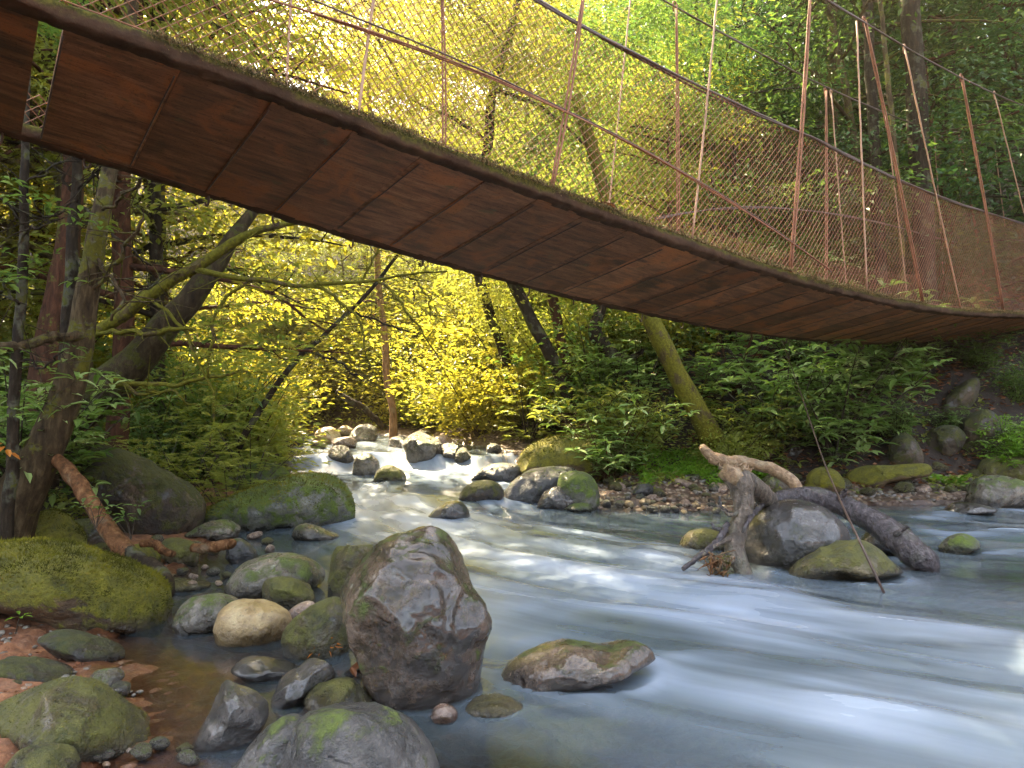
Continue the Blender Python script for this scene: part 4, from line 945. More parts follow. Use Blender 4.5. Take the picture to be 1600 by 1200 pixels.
def shrub_variant(seed, H, cr, nst, style, ln, wd, per):
    rg = np.random.default_rng(seed); tr = MB(); cm = MB()
    for i in range(nst):
        az = i / nst * 6.28 + rg.normal() * .4; lean = rg.uniform(.1, 1.); l = H * rg.uniform(.55, 1.1); u = np.linspace(0, 1, 9)[:, None]
        d = np.array([math.cos(az) * lean * cr / H, math.sin(az) * lean * cr / H, 1.])
        P = d * l * u + np.array([math.cos(az), math.sin(az), -.7]) * (u ** 2) * l * rg.uniform(.0, .3) + np.array([0, 0, -.1])
        tube(tr, P, .016 * (1 - u[:, 0]) + .004, 5)
        for q in range(10 if style == 'whorl' else 8):
            b = P[int(rg.integers(2, 9))]; tone = rg.random()
            c_ = b + rg.normal(size=3) * np.array([.22, .22, .14])
            if style == 'whorl':
                tube(tr, np.array([b, c_]), .004, 4, cap=False); whorl(cm, c_, int(rg.integers(4, 8)), ln, wd, rg, tone)
            elif style == 'pinnate':
                for _ in range(5):
                    aa = rg.random() * 6.28; frond(cm, c_, np.array([math.cos(aa), math.sin(aa), rg.uniform(-.1, .5)]), ln * rg.uniform(3, 5), 9, wd / ln, rg, .25 + .5 * tone)
            else: spray(cm, c_, d, per, .26, ln, wd, rg, .5, tone=tone)
    return tr, cm

TV = {}
def reg(key, v, smooth=True):
    TV[key] = (v[0].mesh('trunk', M['bark'], True), v[1].mesh('crown', M['leaf_green'], False))
reg('layer1', tree_variant(1, 11, 3.0, .25, 20, 'layer', .12, .058, 48)); reg('layer2', tree_variant(2, 13, 3.4, .3, 22, 'layer', .13, .06, 46)); reg('layer3', tree_variant(5, 9, 2.7, .15, 19, 'layer', .10, .05, 54))
reg('round1', tree_variant(3, 12, 3.0, .22, 20, 'round', .13, .06, 48)); reg('round2', tree_variant(4, 15, 3.3, .3, 22, 'round', .14, .062, 48))
reg('pin1', tree_variant(6, 8, 2.6, .12, 17, 'pinnate', .075, .022, 54)); reg('pin2', tree_variant(8, 10, 2.9, .2, 18, 'pinnate', .08, .024, 54))
reg('whorl1', tree_variant(9, 9, 2.4, .15, 15, 'whorl', .17, .06, 44))
reg('sh_round', shrub_variant(21, 1.9, 1.3, 11, 'round', .10, .05, 42)); reg('sh_round2', shrub_variant(22, 2.5, 1.6, 13, 'round', .11, .055, 42))
reg('sh_pin', shrub_variant(23, 2.0, 1.4, 11, 'pinnate', .06, .018, 30)); reg('sh_whorl', shrub_variant(24, 1.7, 1.3, 18, 'whorl', .22, .085, 30))
for k__, v__ in TV.items(): print(k__, len(v__[1].polygons))

def plant_copy(key, name, loc, sc, rz, leaf, bark, label, cat, group=None, tilt=(0, 0)):
    t = empty(name, loc); t.rotation_euler = (tilt[0], tilt[1], rz); t.scale = (sc, sc, sc * random.uniform(.92, 1.08)); tag(t, label, cat, group)
    a = link('stem' if cat == 'shrub' else 'trunk', TV[key][0], t); b = link('foliage' if cat == 'shrub' else 'crown', TV[key][1], t)
    for o_, m_ in ((a, bark), (b, leaf)):
        o_.material_slots[0].link = 'OBJECT'; o_.material_slots[0].material = M[m_]
    return t
# ------------------------------------------------------------------ forest
def forest(n, xr, yr, keys, leaves, sc, name, label, cat, group, mind, barks=('bark', 'bark_lichen', 'bark_red'), ok=None, dz=0.):
    pts = []; tries = 0
    while len(pts) < n and tries < n * 60:
        tries += 1; x = random.uniform(*xr); y = random.uniform(*yr)
        if ok and not ok(x, y): continue
        if any((x - a) ** 2 + (y - b) ** 2 < mind ** 2 for a, b in pts): continue
        A = np.array([x]), np.array([y])
        if inside(*A)[0] or min(seg_dist(*A, LB)[0], seg_dist(*A, RB)[0]) < (.45 if cat == 'shrub' else 1.5): continue
        pts.append((x, y))
        plant_copy(random.choice(keys), name, (x, y, gz(x, y) - .1 + dz), random.uniform(*sc), random.uniform(0, 6.28), random.choice(leaves), random.choice(barks), label, cat, group)
    print(label, len(pts))
on_left = lambda x, y: (x < np.interp(y, [0, 8, 14, 17.5], [-2.5, -3.6, -5, -12])) and y < 17.5
on_right = lambda x, y: x > np.interp(y, [8, 12, 14, 17, 19, 22], [3, .6, -.5, -2.6, -5, -40])
def gapok(x, y):
    a = math.degrees(math.atan2(x, y)); return not (-24 < a < -14.5 and 7 < y < 60)
both = lambda f: (lambda x, y: f(x, y) and gapok(x, y))
T, Sx = 'tree', 'shrub'
# left hillside, backlight painted into the yellow of the leaves
forest(8, (-11, -4.5), (8, 15), ['layer1', 'layer3', 'pin2', 'pin1'], ['leaf_lime', 'leaf_yellow_glow'], (.8, 1.15), 'forest_tree', 'yellow green leafy tree on the left bank behind the leaning trunk', T, 'backlit trees of the left bank', 1.8, ok=both(on_left))
forest(18, (-18, -5), (8, 17), ['layer1', 'layer2', 'layer2', 'pin2'], ['leaf_yellow_glow', 'leaf_yellow_glow', 'leaf_lime'], (1.15, 1.55), 'forest_tree', 'sunlit tall yellow tree of the glowing wood on the left bank', T, 'glowing tall trees of the left bank', 1.9, ok=both(on_left))
forest(24, (-14, 1.5), (18.5, 27), ['layer3', 'pin1', 'layer3', 'pin2'], ['leaf_yellow_glow', 'leaf_lime', 'leaf_lime'], (.45, .75), 'forest_tree', 'small yellow tree at the head of the stream', T, 'small glowing trees at the head of the stream', 1.6, ok=on_right)
forest(30, (-36, 4), (30, 48), ['layer1', 'layer2', 'round1'], ['leaf_yellow_glow', 'leaf_lime', 'leaf_yellow_glow'], (.95, 1.4), 'forest_tree', 'hazy yellow tree on the far hillside above the rapids', T, 'hazy trees of the far hillside', 2.8, ok=both(on_right))
# unseen trees added behind the viewpoint to cut off low sky light
forest(5, (-13, 15), (-17, -10), ['layer2', 'round2', 'round1'], ['leaf_green', 'leaf_lime'], (1.3, 1.7), 'forest_tree', 'tall green tree added unseen behind the viewpoint to block low sky light', T, 'unseen trees added behind the viewpoint', 2.6, ok=lambda x, y: True)
# middle, behind the bend
forest(13, (-2, 5), (13.2, 21), ['layer1', 'layer3', 'round1', 'pin2', 'layer2'], ['leaf_lime', 'leaf_lime', 'leaf_yellow_glow', 'leaf_lime'], (.45, .75), 'forest_tree', 'light green tree behind the mossy boulder across the bend', T, 'light green trees across the bend', 1.3, ok=on_right)
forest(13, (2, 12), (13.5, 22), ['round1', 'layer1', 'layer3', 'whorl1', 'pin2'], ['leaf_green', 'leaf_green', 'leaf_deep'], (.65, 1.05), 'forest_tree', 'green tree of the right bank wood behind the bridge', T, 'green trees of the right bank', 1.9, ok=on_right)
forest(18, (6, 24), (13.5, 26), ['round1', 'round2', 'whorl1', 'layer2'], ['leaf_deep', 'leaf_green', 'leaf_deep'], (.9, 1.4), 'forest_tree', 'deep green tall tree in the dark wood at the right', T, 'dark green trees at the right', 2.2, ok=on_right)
forest(28, (1, 36), (21, 44), ['round2', 'layer2', 'round1'], ['leaf_green', 'leaf_deep', 'leaf_deep'], (1.1, 1.6), 'forest_tree', 'tall tree far back on the wooded slope above the bridge', T, 'far trees of the wooded slope', 2.8, ok=both(on_right))
# shrub layer
forest(7, (-9, -4), (10, 14), ['sh_round', 'sh_pin', 'sh_round2'], ['leaf_lime', 'leaf_green', 'leaf_lime'], (.7, 1.1), 'bush', 'low leafy bush among the trunks of the left bank', Sx, 'bushes of the left bank', .8, ok=on_left)
forest(20, (-14, -4), (11, 17.5), ['sh_round', 'sh_round2'], ['leaf_yellow_glow', 'leaf_lime'], (.9, 1.6), 'bush', 'yellow green bush along the far left of the stream', Sx, 'yellow bushes upstream', 1.1, ok=on_left)
forest(26, (-2.6, 3.5), (12.6, 20), ['sh_round', 'sh_round2', 'sh_pin', 'sh_round'], ['leaf_lime', 'leaf_lime', 'leaf_yellow_glow', 'leaf_green'], (.8, 1.4), 'bush', 'light green bush hanging toward the rapids across the bend', Sx, 'light green bushes across the bend', .85, ok=on_right)
forest(22, (1.5, 6.0), (11.0, 15), ['sh_whorl', 'sh_round2', 'sh_whorl', 'sh_pin'], ['leaf_gloss', 'leaf_lime', 'leaf_gloss'], (.7, 1.15), 'bush', 'glossy green bush on the right bank below the bridge', Sx, 'glossy bushes of the right bank', .75, ok=lambda x, y: on_right(x, y) and x < 1.5 + (y - 8.8) * 1.15 and not (1.7 < x < 3.8 and y < 12.2))
forest(16, (7, 18), (14, 20), ['sh_whorl', 'sh_round2'], ['leaf_deep', 'leaf_green'], (.9, 1.5), 'bush', 'dark green bush under the trees at the right', Sx, 'dark bushes at the right', 1.2, ok=on_right)
forest(26, (-14, 0), (18, 25), ['sh_round2', 'sh_round'], ['leaf_yellow_glow', 'leaf_lime'], (1., 1.7), 'bush', 'hazy yellow bush closing the view upstream', Sx, 'bushes closing the view upstream', 1.1, ok=on_right)

# big-leaved bushes placed one by one
def at_ground(px, py):
    z = .3
    for _ in range(12): p = onz(px, py, z) if (CAM_H - z) > .02 and py > 662 else at(px, py, 12); z = .5 * z + .5 * gz(p[0], p[1])
    return p
def bush_at(px, y, key, leaf, sc, label, group=None, rz=None, lift=0.):
    x = (px - 800) / F * y; plant_copy(key, 'bush', (x, y, gz(x, y) - .05 + lift), sc, random.uniform(0, 6.28) if rz is None else rz, leaf, 'twig', label, 'shrub', group)
bush_at(1300, 11.4, 'sh_whorl', 'leaf_gloss', 1.25, 'big glossy leaved bush right above the pale driftwood branch')
bush_at(1225, 11.6, 'sh_whorl', 'leaf_gloss', 1.2, 'big glossy leaved bush left of the hanging rope')
bush_at(1370, 12.4, 'sh_whorl', 'leaf_gloss', 1.2, 'glossy leaved bush just under the lowest part of the bridge')
bush_at(1140, 11.0, 'sh_round', 'leaf_lime', .55, 'pale green dense bush at the foot of the mossy leaning trunk')
bush_at(1000, 11.5, 'sh_round', 'leaf_lime', .7, 'green bush right of the big smooth mossy boulder')
bush_at(1590, 10.9, 'sh_whorl', 'leaf_bright', .55, 'bright green broad leaved bush at the right edge')
bush_at(1545, 11.6, 'sh_whorl', 'leaf_gloss', .5, 'small glossy bush beside the dark shaded boulder')
bush_at(1420, 12.6, 'sh_whorl', 'leaf_bright', .5, 'small whorled plant above the overhanging slab')
bush_at(970, 11.2, 'sh_whorl', 'leaf_green', .4, 'small broad leaved plant growing beside the big smooth mossy boulder')
bush_at(360, 8.3, 'sh_pin', 'leaf_lime', .5, 'feathery leaved bush behind the dark shaded boulder')
bush_at(300, 8.6, 'sh_pin', 'leaf_lime', .55, 'fern like bush behind the top of the dark shaded boulder')
bush_at(240, 8.4, 'sh_pin', 'leaf_lime', .55, 'low feathery bush under the leaning trunk')
bush_at(395, 9.8, 'sh_pin', 'leaf_lime', .6, 'feathery bush hanging over the long mossy boulder')
bush_at(180, 7.9, 'sh_round', 'leaf_lime', .55, 'small bushy small leaved bush behind the lichen trunk')
bush_at(30, 5.6, 'sh_whorl', 'leaf_gloss', .7, 'broad leaved shrub at the left edge', lift=.5)
bush_at(70, 6.6, 'sh_whorl', 'leaf_green', .8, 'broad leaved shrub between the left trunks', lift=.4)

for i_, (px_, y_, k_, l_, s_, t_) in enumerate([(1440, 13.2, 'sh_whorl', 'leaf_gloss', .6, 'leafy plant rooted in the leaf litter under the right end of the deck'), (1530, 12.9, 'sh_whorl', 'leaf_green', .55, 'dark green plant above the shaded boulders on the right slope'), (1590, 12.6, 'sh_round', 'leaf_green', .6, 'small leaved bush high on the right slope at the frame edge'), (1480, 12.1, 'sh_whorl', 'leaf_gloss', .38, 'low plant beside the overhanging slab'), (1400, 11.6, 'sh_whorl', 'leaf_gloss', .5, 'glossy plant above the dark mossy boulder on the right bank'), (1575, 11.4, 'sh_round', 'leaf_bright', .5, 'bright small leaved plant above the olive boulder at the right edge')]):
    bush_at(px_, y_, k_, l_, s_, t_)
# small seedlings and the fern
def seedling(px, py, Y, n, ln, leaf, label, name='seedling', cat='plant', h=.15):
    p = at(px, py, Y); mb = MB(); rg = np.random.default_rng(int(px)); st = MB()
    for i in range(n):
        c_ = np.array([rg.normal() * .06, rg.normal() * .06, h * rg.uniform(.5, 1.2)]); tube(st, np.array([[0, 0, -.05], c_ * .6, c_]), .003, 4, cap=False); whorl(mb, c_, 5, ln, ln * .42, rg, rg.random())
    t = empty(name, p); tag(t, label, cat); link('stem', st.mesh('stem', M['twig']), t); link('leaves', mb.mesh('leaves', M[leaf], False), t)
seedling(205, 832, 4.9, 4, .08, 'leaf_green', 'small green seedling beside the fallen branch')
seedling(150, 815, 4.9, 5, .07, 'leaf_green', 'dark seedling between the mossy round rock and the fallen branch')
seedling(950, 735, 11., 5, .13, 'leaf_gloss', 'young broad leaved seedling right of the big mossy boulder', h=.3)
seedling(25, 975, 3.6, 1, .05, 'leaf_bright', 'tiny sprout on the soil below the huge mossy boulder', h=.05)
def fern(px, py, Y, label, n=11, ln=.55):
    p = at(px, py, Y); rg = np.random.default_rng(5); mb = MB()
    for i in range(n):
        a = i / n * 6.28 + rg.normal() * .25; frond(mb, np.zeros(3), np.array([math.cos(a), math.sin(a), rg.uniform(.5, 1.3)]), ln * rg.uniform(.7, 1.1), 16, .3, rg, rg.random())
    o = link('fern', mb.mesh('fern', M['leaf_bright'], False), loc=p); tag(o, label, 'fern')
fern(1482, 765, 10.6, 'bright green fern growing at the right water edge')
fern(1440, 770, 10.7, 'smaller fern left of the bright fern', 8, .35)

# low ground cover, moss plants and leaf litter: nobody could count them
def scatter_leaves(n, xr, yr, ln, mat, name, label, up, cond, lift=0.01, fine=False):
    X_ = rng.uniform(*xr, n); Y_ = rng.uniform(*yr, n); Z_ = ground_z(X_, Y_); w = wlevel(X_, Y_); k_ = cond(X_, Y_) & (Z_ > w + .01)
    X_, Y_, Z_ = X_[k_], Y_[k_], Z_[k_]; m = len(X_); a = rng.random(m) * 6.28
    D = np.stack([np.cos(a), np.sin(a), rng.uniform(up[0], up[1], m)], -1); N_ = np.array([0, 0, 1.]) + rng.normal(size=(m, 3)) * .4
    mb = MB(); add_leaves(mb, np.stack([X_, Y_, Z_ + lift * rng.random(m)], -1), D, N_, ln * rng.uniform(.5, 1.3, m), ln * .5 * rng.uniform(.6, 1.2, m), fine, rng.random(m))
    o = link(name, mb.mesh(name, M[mat], False)); tag(o, label, 'ground cover', kind='stuff')
scatter_leaves(26000, (1.0, 16), (9.8, 19), .12, 'leaf_dead', 'leaf_litter', 'brown fallen leaves covering the right slope', (-.1, .35), lambda x, y: np.minimum(seg_dist(x, y, RB), 9) > .8, .03)
scatter_leaves(7000, (-9, -2), (3, 13), .08, 'leaf_dead', 'leaf_litter', 'brown fallen leaves on the left bank', (-.1, .3), lambda x, y: seg_dist(x, y, LB) > .9, .02)
scatter_leaves(9000, (2.0, 4.4), (10.2, 11.6), .075, 'leaf_bright', 'ground_cover', 'bright green low herbs at the foot of the right bank bushes', (.1, 1.), lambda x, y: (fbm(np.stack([x * 1.4, y * 1.4, x * 0], -1), 2) > -.05) & (y > 10.15 + .1 * x), .12)
scatter_leaves(16000, (-16, -3), (5, 30), .12, 'leaf_lime', 'undergrowth', 'green undergrowth covering the left slope', (.1, 1.1), lambda x, y: seg_dist(x, y, LB) > 1.2, .35)
scatter_leaves(16000, (-3, 14), (12, 32), .13, 'leaf_green', 'undergrowth', 'green undergrowth below the trees across the stream', (.1, 1.1), lambda x, y: (seg_dist(x, y, RB) > 1.0) & (x < 1.2 + (y - 8.8) * .9), .35)

scatter_leaves(900, (-3.6, -1.5), (2.0, 6.0), .045, 'leaf_dead', 'leaf_litter', 'small dry leaves on the orange soil of the left bank', (-.1, .4), lambda x, y: seg_dist(x, y, LB) > .03, .008)
scatter_leaves(5000, (.8, 9), (9.9, 12.5), .10, 'leaf_lime', 'ground_cover', 'low green plants along the right bank behind the shoreline stones', (.1, 1.), lambda x, y: (fbm(np.stack([x * 1.7 + 5, y * 1.7, x * 0], -1), 2) > .05) & (seg_dist(x, y, RB) > .35), .12)
# ------------------------------------------------------------------ particular trunks and branches
def trunk_thing(name, label, paths, mat, cat='tree', crown=None, leaf='leaf_lime', crown_sc=.6, crown_at=None, branches=(), sprays=(), rough=.14, seed=0, group=None, bmat=None, sleaf=None):
    P, r = pxpath(paths[0], wob=.03, seed=seed, n=36); r = r * (.8 if seed in (1, 2, 3, 5) else 1.); org = P[0] if P[0][2] < P[-1][2] else P[-1]
    t = empty(name, org); tag(t, label, cat, group)
    mb = MB(); tube(mb, P - org, r, 12, rough=rough, seed=seed)
    for q, pp in enumerate(paths[1:]):
        P2, r2 = pxpath(pp, wob=.02, seed=seed + q + 5); tube(mb, P2 - org, r2, 8, rough=.12, seed=q)
    link('trunk', mb.mesh('trunk', M[mat]), t)
    for q, pp in enumerate(branches):
        mb = MB(); P2, r2 = pxpath(pp, wob=.05, seed=seed * 7 + q, n=22); r2 = r2 * .68; tube(mb, P2 - org, r2, 7, rough=.14, seed=q)
        rg = np.random.default_rng(seed * 31 + q)
        for _ in range(int(len(P2) * .5)):
            i = int(rg.integers(3, len(P2))); d = rg.normal(size=3) * np.array([1, .6, .8]); l = rg.uniform(.1, .55) * min(1, P2[i][1] / 6)
            u = np.linspace(0, 1, 6)[:, None]; tw = P2[i] + d / np.linalg.norm(d) * l * u + rg.normal(size=3) * .12 * u ** 2 * l
            tube(mb, tw - org, np.linspace(min(.007, r2[i] * .5), .002, 6), 4, cap=False)
        link('branch', mb.mesh('branch', M[bmat or mat]), t)
    if len(sprays):
        mb = MB(); rg = np.random.default_rng(seed + 77)
        for (px, py, Y, rad, cnt, style, ln) in sprays:
            for _ in range(cnt):
                c_ = at(px + rg.normal() * rad, py + rg.normal() * rad * .6, Y + rg.normal() * .35) - org; a = rg.random() * 6.28
                if style == 'pin': frond(mb, c_, np.array([math.cos(a), math.sin(a), rg.uniform(-.3, .2)]), ln * rg.uniform(.7, 1.2), 9, .3, rg, rg.random())
                elif style == 'whorl': whorl(mb, c_, int(rg.integers(3, 6)), ln, ln * .45, rg, rg.random())
                else: spray(mb, c_, np.array([math.cos(a), math.sin(a), 0]), 9, .10, ln, ln * .48, rg, .35)
        link('foliage', mb.mesh('foliage', M[sleaf or leaf], False), t)
    if crown:
        c_ = link('crown', TV[crown][1], t); c_.material_slots[0].link = 'OBJECT'; c_.material_slots[0].material = M[leaf]
        ca = at(*crown_at) - org if crown_at is not None else P[-1] - org
        c_.location = ca - np.array([0, 0, 4.5 * crown_sc]); c_.scale = (crown_sc,) * 3
    return t
trunk_thing('tree', 'crooked trunk spotted with lichen at the left edge, wider than its neighbours', [[(5,860,5.4,46),(20,800,5.4,44),(45,745,5.4,38),(75,690,5.4,32),(100,620,5.4,28),(122,540,5.4,25),(133,460,5.4,22),(148,390,5.4,19),(160,320,5.4,16),(172,250,5.5,15),(190,120,5.6,14),(205,0,5.8,13),(230,-160,6,11)]], 'bark_lichen', seed=1,
    branches=[[(140,520,5.4,12),(90,528,5.2,11),(40,538,5.,12),(-30,548,4.9,12)], [(150,400,5.4,5),(170,440,5.3,4),(190,475,5.2,4),(172,500,5.2,3)], [(160,330,5.4,4),(200,300,5.2,3.5),(225,280,5.1,3)], [(135,470,5.4,5),(185,400,5.3,5),(215,355,5.2,4),(225,335,5.2,3)]],
    sprays=[(100,320,5,30,8,'whorl',.09),(120,560,4.9,22,3,'whorl',.09),(60,420,5.0,40,9,'whorl',.09)], sleaf='leaf_green', crown='layer3', leaf='leaf_lime', crown_sc=.55)
trunk_thing('tree', 'thin dark speckled trunk standing closest to the left edge', [[(14,860,5.,11),(18,760,5.,11),(24,640,5.,10),(30,520,5.,9.5),(34,400,5.,9),(36,300,5.,8),(40,180,5.,7),(44,40,5.,6),(50,-100,5.,5)]], 'bark', seed=2,
    branches=[[(32,380,5,4),(70,345,4.9,3),(110,318,4.8,2)], [(30,480,5,4),(5,440,4.9,3),(-30,420,4.8,3)], [(34,300,5,3.5),(80,265,4.9,2.5),(120,250,4.9,2)], [(28,560,5,3),(70,575,4.9,2.5),(95,552,4.8,2)], [(34,340,5,3),(0,310,4.9,2.5),(-20,290,4.9,2)]],
    sprays=[(15,560,4.8,18,6,'whorl',.10),(10,420,4.8,22,6,'whorl',.10),(20,300,4.7,25,6,'whorl',.09),(25,645,4.9,25,6,'whorl',.09)], sleaf='leaf_gloss', crown='whorl1', leaf='leaf_green', crown_sc=.4)
trunk_thing('tree', 'straight dark trunk between the crooked lichen trunk and the thin edge trunk', [[(80,760,5.9,13),(92,650,5.9,12),(103,540,5.9,11.5),(110,430,5.9,11),(116,330,5.9,10),(119,240,5.9,9),(122,120,5.9,8),(126,-80,5.9,7)]], 'bark', seed=3,
    branches=[[(118,320,5.9,4),(160,350,5.8,3),(190,380,5.7,3),(235,410,5.6,2)], [(117,315,5.9,4),(150,270,5.8,3),(185,255,5.7,2)], [(112,400,5.9,4),(150,430,5.8,3.5),(190,452,5.7,3),(250,440,5.6,2)], [(116,300,5.9,3),(85,262,5.8,2.5),(60,240,5.7,2)]], crown='layer3', leaf='leaf_lime', crown_sc=.45)
trunk_thing('tree', 'thick reddish trunk behind the left bank saplings', [[(40,760,8,34),(60,680,8,30),(75,580,8,25),(92,470,8,20),(105,380,8,17),(114,290,8,15),(120,180,8,13),(128,-100,8,11)]], 'bark_red', seed=4, crown='layer2', leaf='leaf_lime', crown_sc=.7)
trunk_thing('tree', 'massive dark trunk leaning over the shaded boulder toward the stream', [[(40,700,7.3,34),(95,655,7.3,40),(150,620,7.3,40),(205,572,7.3,34),(255,520,7.3,27),(300,465,7.4,23),(328,425,7.5,20),(365,370,7.7,14),(410,310,8,10),(450,240,8.3,7),(500,130,8.6,4)]], 'bark_dark', seed=5, bmat='bark_moss',
    branches=[[(130,525,6.9,13),(200,490,6.9,14),(262,440,6.9,14),(300,420,6.9,13),(340,395,6.9,12),(385,372,6.9,10),(440,355,6.9,7),(520,345,6.9,5),(600,340,6.9,3)],
              [(300,420,6.9,8),(345,432,6.8,7),(400,440,6.8,6),(480,446,6.7,5),(560,444,6.7,4),(620,432,6.7,3),(700,425,6.6,2)],
              [(480,446,6.7,4),(530,470,6.6,3.5),(560,500,6.6,3),(575,560,6.6,2),(590,590,6.6,1.6)],
              [(590,440,6.7,3.5),(620,470,6.6,3),(650,510,6.6,2.2),(690,560,6.6,1.5)],
              [(560,444,6.7,3),(585,400,6.7,2.6),(600,350,6.7,2.)], [(640,430,6.7,2.5),(665,455,6.7,2),(680,500,6.7,1.5)],
              [(170,605,6.7,6),(230,603,6.7,6),(290,597,6.7,5),(340,588,6.7,4),(372,578,6.7,3)],
              [(165,590,6.6,5),(220,612,6.6,4),(270,612,6.6,3),(310,640,6.6,2)],
              [(240,470,6.8,4),(290,520,6.7,4),(310,560,6.7,3.5),(330,600,6.7,3),(335,650,6.6,2.4),(328,700,6.6,1.8)],
              [(320,590,6.7,3),(335,500,6.7,4),(345,470,6.8,4),(380,440,6.8,3),(410,420,6.8,2)],
              [(150,520,6.8,5),(210,518,6.7,6),(260,517,6.7,6),(300,520,6.7,4)]],
    sprays=[(350,560,6.7,45,46,'pin',.24),(330,640,6.7,40,36,'pin',.22),(400,500,6.9,40,34,'pin',.22),(300,650,6.6,35,20,'pin',.2),(360,720,6.7,25,18,'pin',.2),(420,560,7.2,35,20,'pin',.22)], sleaf='leaf_lime')
trunk_thing('tree', 'thin bare leaning tree rising from the sunlit orange rocks', [[(372,700,10,6),(405,645,10,5),(440,590,10,4.5),(475,550,10,4),(510,520,10,3.5),(545,487,10,3),(578,455,10,3.2),(620,400,10,2.4),(680,300,10,1.5)]], 'bark', seed=6, branches=[[(475,550,10,4),(520,560,9.9,3),(560,590,9.8,2)], [(545,487,10,3),(590,500,9.9,2.5),(640,520,9.8,2)]], crown='layer3', leaf='leaf_yellow_glow', crown_sc=.45)
trunk_thing('tree', 'slim pinkish trunk at the centre beyond the rapids', [[(617,700,16,6.5),(613,640,16,6),(604,580,16,5.6),(600,520,16,5.2),(590,430,16,5),(585,300,16,4),(575,100,16,3)]], 'bark_pale', seed=7, crown='layer1', leaf='leaf_yellow_glow', crown_sc=.8)
trunk_thing('tree', 'mossy yellow green trunk leaning left, below the middle of the bridge', [[(1118,695,11.2,18),(1085,635,11.2,17),(1055,580,11.2,16),(1028,525,11.2,15),(1008,475,11.2,14),(980,400,11.5,13),(945,300,12.2,11),(900,150,12.3,9)]], 'bark_moss', seed=8, crown='layer1', leaf='leaf_lime', crown_sc=.75)
trunk_thing('tree', 'brown trunk leaning left behind the light green bushes', [[(900,680,13.2,12),(885,610,13.2,11),(862,560,13.2,10.5),(835,505,13.2,10),(806,450,13.2,9.5),(770,370,13.2,8),(720,250,13.3,7)]], 'bark', seed=9, crown='layer1', leaf='leaf_lime', crown_sc=.7)
trunk_thing('tree', 'reddish slender trunk with peeling bark behind the big mossy boulder', [[(915,690,13.6,10),(900,640,13.6,9),(885,570,13.6,8.5),(870,500,13.6,8),(860,430,13.6,7.5),(850,300,13.6,6.5)]], 'bark_red', seed=10, crown='layer3', leaf='leaf_lime', crown_sc=.8)
trunk_thing('tree', 'gnarled dark brown trunk bent over behind the right bank bushes', [[(1012,690,13.,14),(1000,640,13.,14),(975,590,13.,13),(955,555,13.,12),(930,520,13.1,11),(940,480,13.2,9),(955,400,13.4,8)]], 'bark', seed=11, branches=[[(955,555,13,7),(985,560,12.9,6),(1005,545,12.8,4)]], crown='round1', leaf='leaf_green', crown_sc=.7)
trunk_thing('tree', 'tall dark straight trunk above the right half of the bridge', [[(1450,560,13,17),(1446,420,13,16),(1440,280,13,15.5),(1430,120,13,14.5),(1420,0,13,14),(1412,-150,13,13)]], 'bark', seed=12, crown='round2', leaf='leaf_deep', crown_sc=.9, crown_at=(1410,-300,14))
trunk_thing('tree', 'pale slender trunk left of the tall dark trunk', [[(1415,560,12.7,5),(1410,400,12.7,4.5),(1404,280,12.7,4),(1393,180,12.7,4),(1380,60,12.7,3.5),(1368,-80,12.7,3)]], 'bark_lichen', seed=13, crown='layer2', leaf='leaf_green', crown_sc=.7, crown_at=(1360,-250,17))
trunk_thing('tree', 'dark trunk crossing behind the upper cables, left of the pale slender trunk', [[(1382,560,13.4,9),(1375,400,13.4,9),(1368,250,13.4,8.5),(1360,100,13.4,8),(1352,-100,13.4,7)]], 'bark', seed=14, crown='round2', leaf='leaf_deep', crown_sc=.9, crown_at=(1340,-280,22))
trunk_thing('tree', 'thin dark curving sapling above the middle of the bridge', [[(1135,640,14,5),(1128,560,14,4.5),(1120,480,14,4),(1112,300,14,4),(1108,200,14,3.8),(1102,100,14,3.5),(1090,40,14,3),(1085,-40,14,2.5)]], 'bark', seed=15, branches=[[(1110,220,14,2.5),(1050,210,14,2.2),(980,195,14,1.8),(925,180,14,1.2)], [(1104,110,14,2.2),(1150,60,14,1.8)]], crown='layer3', leaf='leaf_green', crown_sc=.4)
trunk_thing('tree', 'branching dark tree behind the sunlit upper mesh of the bridge', [[(815,690,15.5,8),(790,560,15.5,8),(750,440,15,8),(748,330,14,8.5),(762,220,13,8),(770,140,13,7),(800,40,13,6),(820,-80,13,5)]], 'bark', seed=16, branches=[[(762,220,13,5),(700,180,12.9,4),(640,150,12.8,3),(590,60,12.7,2.5)], [(770,140,13,5),(850,170,12.9,4),(930,240,12.8,3)], [(748,330,13,4),(690,300,12.9,3.5),(620,290,12.8,2.5)], [(790,70,13,4),(740,20,13,3),(690,-20,13,2)]], crown='layer1', leaf='leaf_yellow_glow', crown_sc=.7, crown_at=(800,20,13))
trunk_thing('tree', 'leaning dead pole beyond the rapids at the centre', [[(600,668,17,4.5),(570,640,17,5),(545,625,17,5),(525,612,17,4)]], 'bark', seed=17)

